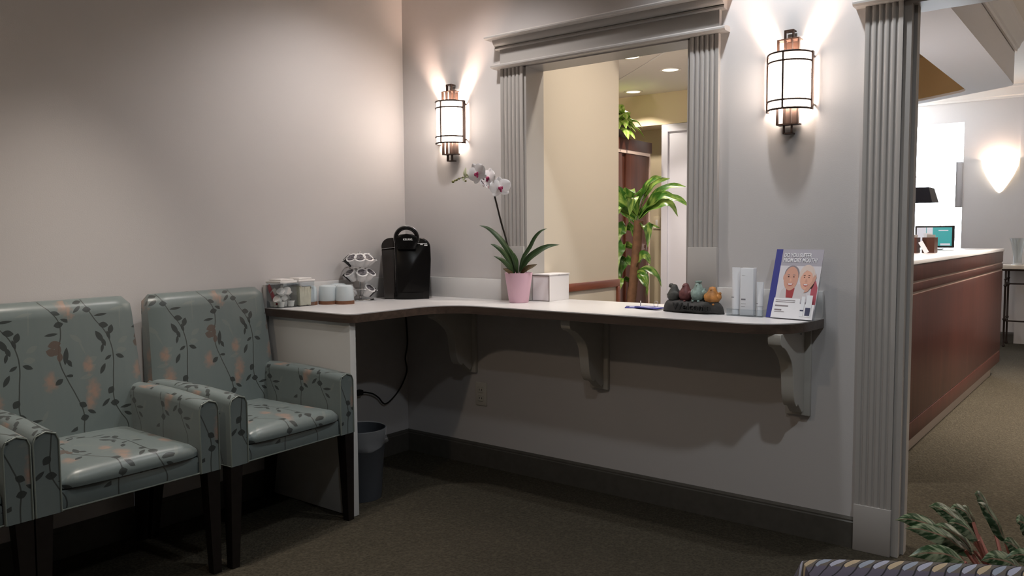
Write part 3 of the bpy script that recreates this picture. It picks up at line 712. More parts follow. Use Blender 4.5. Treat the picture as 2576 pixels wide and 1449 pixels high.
# ------------------------------------------------------------------ wall sconces
def sconce(x, label):
    r = thing('wall_sconce', label, 'wall lamp', (x, -.0005, 0), 0, 'bronze and glass sconces by the window')
    z0, z1, R = 1.668, 1.878, .082; D = .015
    br = M['bronze']
    def semi(rad, off=0): return lambda a: Vector((rad * math.sin(a), -off - rad * math.cos(a) * 1.05, 0))
    n = 24; p = semi(R - .004, D)
    sh = B(); p2 = semi(R - .007, D)
    rings = []
    for zz, q in ((z0 + .004, p), (z1 - .004, p), (z1 - .004, p2), (z0 + .004, p2), (z0 + .004, p)):
        rings.append([q(-PI / 2 + PI * k / n) + UP * zz for k in range(n + 1)])
    sh.loft(rings, cap=False, closed=False)
    sh.poly([p(-PI / 2 + PI * k / n) + UP * (z0 + .012) for k in range(n + 1)])
    obj('shade', sh, M['shade'], r, smooth=60)
    fr = B(); q = semi(R, D)
    for zz in (z0, z0 + .032, z1 - .032, z1): fr.tube([q(-PI / 2 + PI * k / n) + UP * zz for k in range(n + 1)], .0042, 6)
    fr.bar(q(0) + UP * z0, q(0) + UP * z1, .0034)
    for s in (-1, 1):
        fr.box(min(s * R, s * (R + .006)), max(s * R, s * (R + .006)), -D - .014, -D + .006, z0 - .004, z1 + .004)
        for zz in (z0 + .016, z1 - .016): fr.box(min(s * R, s * (R + .006)), max(s * R, s * (R + .006)), -D, -.0005, zz - .004, zz + .004)
    obj('cage', fr, br, r)
    for s, nm in ((1, 'finial'), (-1, 'finial')):
        f = B(); zb = z1 if s > 0 else z0
        zz = lambda a: zb + s * a
        def bx(x0, x1, y0, y1, a, b): f.box(x0, x1, y0, y1, min(zz(a), zz(b)), max(zz(a), zz(b)))
        for xx in (-.042, -.0155, .0095, .036): bx(xx, xx + .006, -.048, -.034, -.012, .056)
        bx(-.042, .042, -.048, -.004, .052, .057)
        for xx in (-.018, .0125): bx(xx, xx + .0055, -.040, -.028, .057, .088)
        bx(-.018, .018, -.040, -.004, .086, .091)
        obj('finial', f, br, r)
    obj('backplate', B().box(-.03, .03, -.004, 0, z0 - .05, z1 + .05), br, r)
    return r
s1 = sconce(.365, 'lit bronze wall sconce between the room corner and the window')
s2 = copy_tree(s1); s2.location.x = 2.096; s2['label'] = 'lit bronze wall sconce between the window and the doorway'

# ------------------------------------------------------------------ things on the counter
def cam_frame(p):
    """point, right and up vectors of a thing that is turned to face the seating area"""
    return Vector(p)
# clear boxes
def clear_box(x, y, w, d, h, rz, label):
    r = thing('storage_box', label, 'storage box', (x, y, CT), rz, 'clear boxes with white lids')
    a = B(); tk = .002
    a.box(-w / 2, w / 2, -d / 2, -d / 2 + tk, 0, h).box(-w / 2, w / 2, d / 2 - tk, d / 2, 0, h).box(-w / 2, -w / 2 + tk, -d / 2 + tk, d / 2 - tk, 0, h).box(w / 2 - tk, w / 2, -d / 2 + tk, d / 2 - tk, 0, h).box(-w / 2 + tk, w / 2 - tk, -d / 2 + tk, d / 2 - tk, 0, tk)
    obj('box', a, M['clear'], r)
    obj('lid', B().box(-w / 2 - .003, w / 2 + .003, -d / 2 - .003, d / 2 + .003, h, h + .010, .003).box(-w / 2 + .008, w / 2 - .008, -d / 2 + .008, d / 2 - .008, h + .010, h + .018, .003), M['lid_white'], r)
    return r
clear_box(.070, -.877, .098, .092, .112, .05, 'clear box of creamers and a red sachet nearest the counter end')
clear_box(.080, -.778, .088, .092, .114, .05, 'clear box packed with cream paper sachets next to the mugs')
def creamer(x, y, z, rot, label):
    r = thing('creamer_cup', label, 'creamer', (x, y, z), 0, 'creamer cups in the clear box')
    r.rotation_euler = rot
    obj('cup', B().lathe([(0, 0), (.0125, 0), (.0165, .022), (.0165, .0235), (0, .0235)], seg=16), M['cup_white'], r)
    obj('lid', B().lathe([(0, .0235), (.019, .0235), (.019, .0245), (0, .0245)], seg=16), M['foil'] if False else M['lid_white'], r)
rr = random.Random(5)
crs = [(.042, -.905, .004, (0, 0, 0)), (.075, -.908, .004, (0, 0, 0)), (.102, -.905, .004, (0, 0, 0)), (.045, -.868, .004, (0, 0, 0)), (.080, -.872, .004, (0, 0, 0)), (.100, -.850, .004, (0, 0, 0)),
       (.092, -.906, .030, (.9, .3, 0)), (.068, -.880, .032, (-.8, .5, 1)), (.098, -.875, .034, (.6, -.5, 0)), (.050, -.850, .030, (.4, .9, 2)), (.096, -.894, .062, (.7, .6, 0)), (.078, -.858, .060, (-.6, .4, 0)), (.103, -.863, .070, (1.2, .2, .5)), (.060, -.895, .062, (.5, -.9, 0))]
for x, y, z, e in crs: creamer(x, y, CT + z, e, 'small white creamer cup inside the clear box nearest the counter end')
o = obj('sachet', B().box(-.011, .011, -.003, .003, -.054, .054, .0028), M['red'], loc=(.055, -.9165, CT + .057)); o.rotation_euler = (0, math.radians(-33), 0)
tag(o, 'red sachet slanting across the clear box of creamers', 'sachet')
for k in range(9):
    y = -.808 + k * .0075
    o = obj('sugar_sachet', B().box(-.034, .034, -.0022, .0022, 0, .074 + .02 * rr.random(), .001), M['sugar'], loc=(.082 + rr.uniform(-.004, .004), y, CT + .003)); o.rotation_euler = (rr.uniform(-.06, .06), 0, 0)
    tag(o, 'cream paper sachet standing in the second clear box', 'sachet', 'cream sachets standing in the clear box')
o = obj('sugar_sachet', B().box(-.002, .002, -.03, .03, 0, .085, .001), M['sugar'], loc=(.119, -.782, CT + .006)); o.rotation_euler = (0, -.05, 0)
tag(o, 'large cream paper sachet pressed flat against the side of its clear box', 'sachet', 'cream sachets standing in the clear box')
# mugs, upside down
def mug(x, y, label):
    r = thing('mug', label, 'mug', (x, y, CT), 0, 'upturned pale blue mugs')
    obj('body', B().lathe([(.043, .016), (.0445, .018), (.0435, .05), (.041, .078), (.038, .086), (.030, .090), (.022, .091), (.020, .088), (0, .088)], seg=40, cap=False), M['mug'], r)
    obj('rim_band', B().lathe([(.0405, 0), (.0455, 0), (.0455, .015), (.043, .0165), (.0405, .0165)], seg=40, cap=False), M['clay'], r)
    return r
m0 = mug(.098, -.640, 'upturned pale blue mug next to the clear boxes, front of the group')
for x, y, lb in ((.180, -.598, 'upturned pale blue mug at the front, nearest the pod carousel'), (.072, -.545, 'upturned pale blue mug behind the others, close to the pod carousel'), (.048, -.724 + .048, 'x')):
    if lb == 'x': continue
    c = copy_tree(m0); c.location = (x, y, CT); c['label'] = lb
c = copy_tree(m0); c.location = (.070, -.735 + .005, CT); c['label'] = 'upturned pale blue mug half hidden behind the clear sachet box'
m0.location = (.118, -.648, CT)

# pod carousel
cx, cy = .098, -.425
t = thing('pod_carousel', 'chrome three-tier carousel rack holding coffee pods', 'rack', (cx, cy, CT))
obj('base', B().lathe([(0, 0), (.066, 0), (.068, .004), (.066, .009), (.02, .012), (0, .012)], seg=40), M['chrome'], t)
obj('pole', B().tube([(0, 0, .011), (0, 0, .235)], .0045, 12).ball((0, 0, .238), .008), M['chrome'], t)
tiers = [(.020, .13), (.098, .0), (.172, .4)]
TILT = math.radians(42)
for z, ph in tiers:
    w = B()
    w.tube([(.036 * math.cos(a), .036 * math.sin(a), z + .004) for a in [2 * PI * k / 32 for k in range(33)]], .0014, 6)
    w.tube([(.078 * math.cos(a), .078 * math.sin(a), z + .040) for a in [2 * PI * k / 40 for k in range(41)]], .0014, 6)
    for k in range(16):
        a = 2 * PI * (k + .5) / 16 + ph
        w.tube([(.006 * math.cos(a), .006 * math.sin(a), z + .004), (.036 * math.cos(a), .036 * math.sin(a), z + .004), (.078 * math.cos(a), .078 * math.sin(a), z + .040)], .0011, 5)
    obj('wire_tier', w, M['chrome'], t)
def pod(kind):
    r = thing('coffee_pod', 'coffee pod', 'coffee pod', (0, 0, 0), 0, 'coffee pods on the carousel')
    obj('cup', B().lathe([(0, 0), (.0170, 0), (.0185, .003), (.0225, .040), (.0225, .041)], seg=24, cap=False).lathe([(.0220, .040), (.0255, .040), (.0255, .0425), (.0220, .0425)], seg=24, cap=False), M['pod_black'] if kind == 1 else M['pod_white'], r)
    obj('lid', B().lathe([(0, .0428), (.0195, .0428)], seg=24, cap=False).lathe([(.0195, .0429), (.0255, .0429)], seg=24, cap=False), M['pod_white'], r)
    obj('lid_print', B().lathe([(0, .0434), (.0190, .0434)], seg=24, cap=False), M['foil_b'] if kind == 1 else M['foil'], r)
    return r
pw, pb = pod(0), pod(1)
view = math.atan2(CAM.y - cy, CAM.x - cx)                          # the side of the rack that faces the room
wheres = {0: 'bottom', 1: 'middle', 2: 'top'}
used = set()
plan = [(2, [(-78, 1), (-36, 0), (2, 0), (40, 0), (78, 0), (180, 0), (140, 0)]), (1, [(-95, 1), (-50, 0), (10, 0), (55, 0), (135, 0), (215, 0)]), (0, [(-62, 0), (48, 0), (82, 1)])]
lbls = {(2, -78): 'black coffee pod tipped at the left end of the top carousel tier', (2, -36): 'white coffee pod second from the left on the top carousel tier', (2, 2): 'white coffee pod facing the room at the centre of the top carousel tier', (2, 40): 'white coffee pod just right of centre on the top carousel tier',
        (2, 78): 'white coffee pod tipped at the right end of the top carousel tier', (2, 180): 'white coffee pod at the back of the top carousel tier', (2, 140): 'white coffee pod at the back right of the top carousel tier',
        (1, -95): 'black coffee pod at the left end of the middle carousel tier', (1, -50): 'white coffee pod left of the pole on the middle carousel tier', (1, 10): 'white coffee pod facing the room right of the pole on the middle carousel tier', (1, 55): 'white coffee pod tipped at the right end of the middle carousel tier',
        (1, 135): 'white coffee pod at the back right of the middle carousel tier', (1, 215): 'white coffee pod at the back left of the middle carousel tier',
        (0, -62): 'white coffee pod at the left of the bottom carousel tier, behind the mugs', (0, 48): 'white coffee pod at the right of the bottom carousel tier', (0, 82): 'black coffee pod at the far right of the bottom carousel tier'}
for tier, lst in plan:
    z = tiers[tier][0]
    for dg, kind in lst:
        src = pb if kind else pw
        p = src if src.name not in used else copy_tree(src); used.add(src.name)
        a = view + math.radians(dg); d = Vector((math.cos(a), math.sin(a), 0))
        p.location = Vector((cx, cy, CT + z + .010)) + d * .034
        p.rotation_euler = Euler((0, TILT, a), 'XYZ'); p.scale = (1.14,) * 3
        p['label'] = lbls[(tier, dg)]

# coffee maker
t = thing('coffee_maker', 'black single-cup coffee maker with loop handle in the counter corner', 'coffee maker', (.182, -.178, CT), math.radians(45) - PI / 2 + PI / 2)
maker = t
t.rotation_euler = (0, 0, math.radians(45))
def rrect(w, d, r, z, cx=0, cy=0, n=6):
    pts = []
    for sx, sy, a0 in ((1, 1, 0), (-1, 1, PI / 2), (-1, -1, PI), (1, -1, 3 * PI / 2)):
        for k in range(n + 1):
            a = a0 + PI / 2 * k / n
            pts.append(Vector((cx + sx * (w / 2 - r) + r * math.cos(a), cy + sy * (d / 2 - r) + r * math.sin(a), z)))
    return pts
bp = M['black_plastic']
def front_outline(pts, y0, y1, bev=.012):
    """front silhouette (x, z) carried through the depth with softened front and back edges"""
    c = Vector((sum(p[0] for p in pts) / len(pts), sum(p[1] for p in pts) / len(pts)))
    rg_ = []
    for y, k in ((y0, bev), (y0 + bev * .3, bev * .35), (y0 + bev, 0), (y1 - bev, 0), (y1, bev)):
        rg_.append([Vector((p[0] - (p[0] - c.x) * k / .12, y, p[1] - (p[1] - c.y) * k / .16 if p[1] > .05 else p[1])) for p in pts])
    return rg_
def cr(cx_, cz_, r_, a0_, a1_, n_=8, sx=1): return [(cx_ + r_ * sx * math.cos(math.radians(a0_ + (a1_ - a0_) * k / n_)), cz_ + r_ * math.sin(math.radians(a0_ + (a1_ - a0_) * k / n_))) for k in range(n_ + 1)]
obj('housing', B().loft(front_outline([(-.058, .0), (.112, .0), (.117, .05), (.124, .20)] + cr(.072, .262, .050, 0, 80) + [(.06, .314), (-.058, .314)], -.092, .105)), bp, t, smooth=50)
obj('water_tank', B().loft(front_outline([(-.116, .004), (-.060, .004), (-.060, .262), (-.126, .255), (-.124, .18), (-.119, .05)], -.070, .105, .010)), M['smoke'], t, smooth=50)
obj('tank_lid', B().loft(front_outline([(-.126, .258), (-.060, .265), (-.060, .314), (-.075, .314)] + cr(-.082, .268, .045, 95, 180), -.074, .105, .008)), M['smoke'], t, smooth=50)
hd = [(-.060, .262), (-.048, .250), (.050, .250), (.062, .262)]
face = [(-.045, .254), (.047, .254)] + cr(.001, .300, .058, -35, 20, 6) + [(.03, .330), (.001, .334), (-.028, .330)] + cr(.001, .300, .058, 160, 215, 6)
obj('brew_head', B().loft(front_outline(face, -.112, -.02, .008)), bp, t, smooth=50)
lp = [Vector((.001 + .0535 * math.cos(a), -.100, .312 + .052 * math.sin(a))) for a in [PI * (-.12 + 1.24 * k / 30) for k in range(31)]]
obj('handle', B().tube(lp, [.0105] * 31, 10), bp, t)
obj('handle_trim', B().tube([p + Vector((0, .005, 0)) + (p - Vector((.001, -.100, .312))).normalized() * .0085 for p in lp], [.0042] * 31, 8), M['silver'], t)
text('lettering', 'KEURIG.', .0135, M['letter_glint_white'], t, (.008, -.1128, .300), (PI / 2, 0, 0), 'CENTER', bold=.0003)
obj('shoulder_glint', B().box(.050, .104, -.0935, -.0915, .282, .285), M['letter_glint_white'], t)  # light reflections on the shoulder, drawn as white dashes
obj('shoulder_glint', B().box(.070, .083, -.0935, -.0915, .276, .281), M['letter_glint_white'], t)
obj('shoulder_glint', B().box(.090, .106, -.0935, -.0915, .271, .278), M['letter_glint_white'], t)
obj('drip_tray', B().loft([[Vector((.016 + .083 * math.cos(PI + PI * k / 16), -.070 + .040 * math.sin(PI + PI * k / 16), z)) for k in range(17)] for z in (0, .034)]), bp, t, smooth=40)

# orchid
ob = Vector((.842, -.088, CT))
t = thing('potted_orchid', 'white moth orchid with magenta lips in a pink pot by the window', 'plant', ob)
obj('pot', B().lathe([(0, 0), (.045, 0), (.047, .003), (.0665, .138), (.0675, .143), (.064, .143), (.060, .13), (0, .13)], seg=44), M['pot_pink'], t)
obj('bark', B().lathe([(0, .128), (.0595, .128), (.055, .134), (0, .137)], seg=24), M['soil'], t)
K = 1 / (524 * 4.996)
def OP(zx, zy, dd=0):                                                # drawing plane through the pot, facing the room; dd = towards the room
    return RIGHT * ((zx - 725) * K) + UP * (.145 + (1418 - zy) * K) - FWD * dd
for pts, w, m in [
    ([OP(680, 1440), OP(660, 1290, .02), OP(590, 1120, .035), OP(480, 970, .04), OP(350, 860, .03), OP(238, 828, .02)], .0165, 'orchid_leaf'),
    ([OP(700, 1440, .01), OP(690, 1300, .03), OP(650, 1180, .05), OP(590, 1080, .06)], .014, 'orchid_leaf'),
    ([OP(680, 1440, .01), OP(630, 1300, .045), OP(540, 1160, .07), OP(450, 1085, .08), OP(378, 1058, .08)], .0135, 'orchid_leaf'),
    ([OP(670, 1440, .02), OP(610, 1340, .06), OP(520, 1250, .09), OP(418, 1203, .1)], .0125, 'orchid_leaf'),
    ([OP(660, 1440, .03), OP(600, 1390, .06), OP(530, 1362, .075)], .011, 'orchid_leaf_dry'),
    ([OP(730, 1440, -.01), OP(780, 1250, -.005), OP(870, 1110, 0), OP(930, 990, .01), OP(1000, 910, .02), OP(1085, 870, .02)], .0115, 'orchid_leaf'),
    ([OP(740, 1440, .0), OP(830, 1270, .02), OP(960, 1160, .04), OP(1090, 1095, .05), OP(1232, 1074, .05)], .0175, 'orchid_leaf'),
    ([OP(750, 1440, .02), OP(820, 1370, .05), OP(890, 1340, .06), OP(955, 1312, .06)], .0125, 'orchid_leaf_dry'),
    ([OP(720, 1440, .01), OP(710, 1330, .02), OP(700, 1250, .02), OP(670, 1170, .02)], .012, 'orchid_leaf')]:
    obj('leaf', B().leaf(pts, w, FWD * .5 + UP * .6 + RIGHT * (.5 if pts[-1].dot(RIGHT) < 0 else -.5), .3, n=12), M[m], t)
st = [OP(650, 1420, .01), OP(610, 1180, .02), OP(565, 980, .02), OP(510, 790, .02), OP(455, 560, .02), OP(418, 420, .02), OP(380, 330, .02), OP(320, 265, .015), OP(230, 228, .01), OP(100, 228, .005), OP(0, 240, 0), OP(-60, 265, 0)]
obj('flower_stem', B().tube(resample(st, 44), [.0042] * 30 + [.0034 - .0001 * k for k in range(15)], 8), M['stem_dark'], t)
obj('stake', B().tube([OP(672, 1420, .012), OP(560, 960, .026), OP(440, 500, .026)], .0028, 6).tube([OP(430, 425, .02), OP(445, 470, .022)], .006, 8), M['stake'], t)
def petal_grid(bm, c, d, s, L, W, nrm, cup):
    """rounded petal growing from c along d, s across"""
    n, k = 8, 6; rows = []
    for i in range(n + 1):
        u = i / n; w = W * math.sin(PI * (.08 + .84 * u) ** .8) ** .7 * (1 if u < .97 else .7)
        rows.append([bm.b.verts.new(c + d * (L * u) + s * (w * (2 * j / k - 1)) + nrm * (cup * (u * u) * L + .15 * W * (1 - (2 * j / k - 1) ** 2))) for j in range(k + 1)])
    for i in range(n):
        for j in range(k): bm.b.faces.new((rows[i][j], rows[i][j + 1], rows[i + 1][j + 1], rows[i + 1][j]))
def flower(c, face, roll, size, root):
    f = Vector(face).normalized(); r0 = f.cross(UP).normalized() * -1; u0 = r0.cross(f) * -1
    if u0.z < 0: u0 = -u0
    rm = Matrix.Rotation(roll, 3, f); rx, uy = rm @ r0, rm @ u0
    bm = B()
    dirv = lambda a: rx * math.sin(a) + uy * math.cos(a)
    for a, L, W, off in ((0, .95, .42, -.004), (2.3, .95, .40, -.004), (-2.3, .95, .40, -.004)): petal_grid(bm, c + f * off, dirv(a), dirv(a + PI / 2), size * L, size * W, f, .06)
    for a in (1.25, -1.25): petal_grid(bm, c, dirv(a), dirv(a + PI / 2), size * 1.02, size * .62, f, .12)
    fl = obj('flower', bm, M['petal'], root, smooth=60)
    lpb = B().ball(c + f * size * .22 - uy * size * .10, (size * .15, size * .15, size * .18), seg=12, rings=8)
    for sg in (-1, 1): lpb.ball(c + f * size * .25 + rx * sg * size * .13 - uy * size * .02, (size * .10, size * .10, size * .15), seg=10, rings=6)
    lpb.ball(c + f * size * .26 - uy * size * .26, (size * .09, size * .09, size * .13), seg=10, rings=6)
    lpb.tube([c + f * size * .2 + uy * size * .1, c + f * size * .34 - uy * size * .12, c + f * size * .42 - uy * size * .40], [size * .06, size * .05, size * .015], 6)
    obj('lip', lpb, M['lip'], fl)
    obj('column', B().ball(c + f * size * .18 + uy * size * .06, (size * .09,) * 3, seg=10, rings=6), M['petal'], fl)
flower(OP(500, 365, .045), -FWD + RIGHT * .25 - UP * .15, .15, .053, t)
flower(OP(372, 245, .04), -FWD * .7 - RIGHT * .8, -.1, .049, t)
flower(OP(405, 320, -.015), FWD * .3 - RIGHT * .9, .2, .047, t)
flower(OP(225, 190, .04), -FWD - RIGHT * .55 - UP * .2, .45, .053, t)
flower(OP(300, 300, .01), -RIGHT * .8 + FWD * .3 - UP * .6, -.4, .034, t)
hb = B().leaf([OP(75, 235, .01), OP(65, 180, .015), OP(80, 105, .01)], .0085, RIGHT, .5, n=8).leaf([OP(80, 235, .01), OP(100, 210, .03), OP(105, 255, .03)], .008, UP, .4, n=6).leaf([OP(75, 235, .01), OP(50, 260, .02), OP(48, 285, .02)], .006, UP, .4, n=6)
obj('opening_bud', hb, M['petal_green'], t)
for zx, zy, rr_ in ((-8, 245, .005), (-40, 262, .0055), (-60, 268, .0045), (-85, 283, .0065), (40, 232, .005), (72, 275, .005)): obj('bud', B().ball(OP(zx, zy, .003), (rr_ * 1.2, rr_, rr_)), M['bud'], t)

# white cardboard box in the opening
t = thing('cardboard_box', 'plain white cardboard box standing on the counter in the window opening', 'box', (.8385, .03, CT))
obj('carton', B().box(0, .100, 0, .175, 0, .126), M['card_white'], t, bevel=.001)
obj('lid_flap', B().box(-.0, .104, -.003, .178, .1262, .1320, .0015), M['card_white'], t)
obj('cut_edge', B().box(.0, .1015, -.0026, -.0004, .1215, .1258).box(.0985, .1018, -.0022, -.0004, 0, .1215).box(0, .101, -.0022, -.0004, 0, .0028), M['card_edge'], t)
obj('tuck_notch', B().lathe([(0, 0), (.0075, 0), (.0075, .0006), (0, .0006)], (.1002, .085, .125), 16, PI / 2, 3 * PI / 2, mtx=Matrix.Rotation(PI / 2, 3, 'Y'), cap=False), M['card_edge'], t)

# ring-bound cards
def ring_card(x, y, rz, label, zoff):
    r = thing('card_set', label, 'card', (x, y, CT + zoff), rz, 'blue cards with metal rings')
    obj('card', B().box(-.062, .062, -.036, .036, .0005, .0045, .0004), M['blue_card'], r)
    obj('printed_panel', B().box(-.045, .010, -.022, .016, .0046, .0048).box(.018, .046, -.006, .022, .0046, .0048).box(-.045, .046, -.030, -.026, .0046, .0048), M['blue_light'], r)
    obj('ring', B().tube([(.0 + .0, .034 + .014 * math.cos(a) , .0145 + .0135 * math.sin(a)) for a in [2 * PI * k / 24 for k in range(25)]], .0012, 6), M['silver'], r)
ring_card(1.455, -.018, math.radians(22), 'blue printed card with an upright ring, left of the pair on the counter', 0)
ring_card(1.525, -.050, math.radians(-14), 'blue printed card with a ring lying next to the stone birds', .0052)

# welcome stone with four birds
t = thing('bird_figurine', 'grey Welcome stone with four coloured birds sitting on it', 'figurine', (1.738, -.088, CT), math.radians(-2))
sb = B(); rings = []
for i in range(25):
    u = i / 24; x = -.136 + .272 * u
    e = max(.02, (1 - abs(2 * u - 1) ** 4.5)) ** .55
    e2 = max(.02, (1 - abs(2 * u - 1) ** 3.2)) ** .7
    h = (.058 + .006 * math.sin(u * 9) + .003 * math.sin(u * 23)) * e; d = .047 * e2 * (1 + .06 * math.sin(u * 13))
    ring = []
    for k in range(20):
        a = 2 * PI * k / 20
        lump = 1 + .07 * math.sin(a * 5 + u * 23) * math.sin(u * 31 + a * 2)
        yy = lump * d * math.copysign(abs(math.cos(a)) ** .7, math.cos(a)); zz = lump * h * (.42 + .5 * math.copysign(abs(math.sin(a)) ** .8, math.sin(a)) + .06 * math.sin(a * 3 + u * 17))
        ring.append(Vector((x, yy, max(.0, zz))))
    rings.append(ring)
sb.loft(rings); obj('stone', sb, M['stone'], t, smooth=60)
text('lettering', 'Welcome', .042, M['stone_cut'], t, (.016, -.0515, .014), (math.radians(84), 0, 0), 'CENTER', .004, 1.0)
def bird(x, z, m, yaw, tail, h=.07, w=.021):
    w *= 1.32; h *= 1.1; tail = tuple(q * 1.15 for q in tail)
    bb = B(); rt = Matrix.Rotation(yaw, 3, 'Z')
    prof = [(.002, 0), (.021, .004), (w, .018), (w * .98, .028), (w * .78, .041), (w * .56, .051), (w * .48, .058), (w * .36, .065), (.002, .068)]
    bb.lathe(prof, (x, 0, z), 18, mtx=Matrix.Diagonal((1, 1.15, h / .068)))
    tp = rt @ Vector((0, -1, 0))
    bb.tube([Vector((x, 0, z + h * .83)) + tp * w * .3, Vector((x, 0, z + h * .85)) + tp * (w * .5 + .010)], [.0048, .0008], 8)      # beak
    for sg in (-1, 1):
        bb.ball(Vector((x, 0, z + .002)) + rt @ Vector((sg * w * .42, -w * .85, 0)), (.0055, .0075, .0045), seg=10, rings=6)          # feet
        bb.ball(Vector((x, 0, z + h * .42)) + rt @ Vector((sg * w * .80, w * .10, 0)), (w * .32, w * .72, h * .20), rot=rt, seg=12, rings=8)   # folded wings
        bb.ball(Vector((x, 0, z + h * .87)) + rt @ Vector((sg * w * .27, -w * .40, 0)), (.0016,) * 3, seg=8, rings=6)                # eyes
    tv = Vector(tail)
    bb.tube([Vector((x, .004, z + h * .42)), Vector((x, .004, z + h * .5)) + tv * .6, Vector((x, .004, z + h * .55)) + tv], [.012, .009, .005], 8)
    return obj('bird', bb, m, t, smooth=60)
bird(-.086, .042, M['bird_grey'], -1.2, (-.030, 0, -.012), .066, .022)
obj('bird', B().ball((-.100, 0, .108), (.011, .011, .010)), M['bird_grey'], t)
bird(-.034, .046, M['bird_plum'], -.2, (.0, .02, .0), .068, .021)
bird(.022, .048, M['bird_sage'], 0, (.024, .004, .006), .072, .022)
obj('bird', B().box(.012, .035, -.012, .010, .124, .132, .003), M['bird_sage'], t)
bird(.084, .038, M['bird_ochre'], .1, (.030, 0, .006), .066, .024)

# product samples in a clear stand
t = thing('sample_stand', 'clear acrylic stand holding white tubes beside the brochure', 'display stand', (1.952, -.085, CT))
obj('tray', B().box(-.055, .085, -.038, .036, 0, .0025).box(-.055, .085, -.040, -.038, 0, .028).box(-.057, -.055, -.040, .036, 0, .028).box(.085, .087, -.040, .036, 0, .028), M['clear'], t)
def tube_item(x, y, w, h, cap_h, label):
    r = thing('toothpaste_tube', label, 'tube', (x, y, CT + .003), 0, 'white sample tubes')
    rings = []
    for i in range(11):
        u = i / 10; z = cap_h + (h - cap_h) * u; ry = (w / 2) * .8 * (1 - u ** 1.6) + .0012; rx = w / 2 * (.93 + .12 * u)
        rings.append([Vector((rx * math.cos(a), ry * math.sin(a), z)) for a in [2 * PI * k / 20 for k in range(20)]])
    obj('tube', B().loft(rings), M['tube'], r, smooth=50)
    obj('cap', B().lathe([(0, 0), (w * .44, 0), (w * .42, cap_h - .001), (0, cap_h - .001)], seg=20), M['tube'], r)
    obj('logo_print', B().box(-w * .42, -w * .1, -w * .41, -w * .40, h * .36, h * .375), M['print_grey'], r)
    return r
tube_item(1.918, -.085, .032, .187, .022, 'tall white squeeze tube, left of the three samples')
tube_item(2.018, -.092, .027, .132, .038, 'short white squeeze tube standing nearest the brochure')
t = thing('product_carton', 'tall white carton between the two white squeeze tubes', 'carton', (1.970, -.090, CT + .003))
obj('carton', B().box(-.026, .026, -.018, .018, 0, .186, .001), M['tube'], t)
obj('logo_print', B().box(-.022, -.004, -.0186, -.0182, .060, .0655).box(-.022, -.003, -.0186, -.0182, .045, .0462).box(-.022, -.006, -.0186, -.0182, .034, .0350), M['print_grey'], t)
obj('crease', B().box(-.020, -.006, -.0186, -.0182, .158, .1588), M['paper'], t)

# brochure on an easel
bl, brr = Vector((2.050, -.118, CT + .002)), Vector((2.226, -.150, CT + .002))
ex = (brr - bl); WB = ex.length + .012; ang = math.atan2(ex.y, ex.x)
t = thing('brochure_display', 'upright brochure asking about dry mouth, with a smiling couple, at the counter end', 'brochure', bl, ang)
lean = math.radians(17); HB = .272
def PB(a, b, o=0):                                                   # brochure face: a across, b up, o in front of the sheet
    return Vector((a * WB, b * HB * math.sin(lean) - o * math.cos(lean), b * HB * math.cos(lean) + o * math.sin(lean) * 1 + .0))
def sheet(name, pts, m, o, root, th=.0005):
    bb = B(); A = [PB(a, b, o) for a, b in pts]; C = [PB(a, b, o - th) for a, b in pts]
    bb.loft([A, C]); return obj(name, bb, m, root, smooth=0)
def oval(cx, cy, rx, ry, n=22, a0=0, a1=2 * PI, rot=0):
    ps = []
    for k in range(n):
        a = a0 + (a1 - a0) * k / (n if abs(a1 - a0 - 2 * PI) < 1e-6 else n - 1)
        x, y = rx * math.cos(a), ry * math.sin(a)
        ps.append((cx + x * math.cos(rot) - y * math.sin(rot) / 1.0, cy + x * math.sin(rot) + y * math.cos(rot)))
    return ps
sheet('sheet', [(0, 0), (1, 0), (1, 1), (0, 1)], M['poster_bg'], 0, t, .0015)
obj('easel', B().loft([[PB(-.02, .0, -.002), PB(1.02, 0, -.002), PB(1.02, .62, -.002), PB(-.02, .62, -.002)], [PB(-.02, .0, -.0035), PB(1.02, 0, -.0035), PB(1.02, .62, -.0035), PB(-.02, .62, -.0035)]]), M['clear'], t)
sheet('blue_band', [(0, 0), (.14, 0), (.14, 1), (0, 1)], M['poster_blue'], .0006, t)
pic = obj('portrait', B().loft([[PB(a, b, .0006) for a, b in ((.14, .02), (1, .02), (1, .76), (.14, .76))], [PB(a, b, .0002) for a, b in ((.14, .02), (1, .02), (1, .76), (.14, .76))]]), mat('portrait_pale', (.66, .64, .68), .4), t)
pr = lambda nm, pts, m, o: sheet(nm, pts, M[m], o, pic)
pr('shirt', [(.22, .28), (.80, .28), (.74, .42), (.62, .50), (.34, .48), (.24, .40)], 'print_shirt', .0009)
pr('sleeve', [(.86, .22), (.99, .22), (.985, .46), (.93, .56), (.86, .48)], 'print_pink', .0011)
pr('neck', [(.36, .30), (.50, .30), (.52, .44), (.34, .44)], 'print_red', .0011)
pr('hair', oval(.415, .635, .158, .130), 'hair_grey', .0012)
pr('ear', oval(.262, .59, .022, .04), 'skin_m', .0013)
pr('face', oval(.410, .575, .150, .172), 'skin_m', .0015)
pr('hair', oval(.735, .625, .165, .155), 'hair_blonde', .0013)
pr('hair', oval(.86, .56, .05, .12), 'print_dark', .00125)
pr('face', oval(.735, .570, .125, .150), 'skin_w', .0016)
pr('hair', [(.60, .66), (.66, .745), (.76, .765), (.84, .72), (.86, .64), (.80, .68), (.72, .70), (.66, .66), (.615, .60)], 'hair_blonde', .0018)
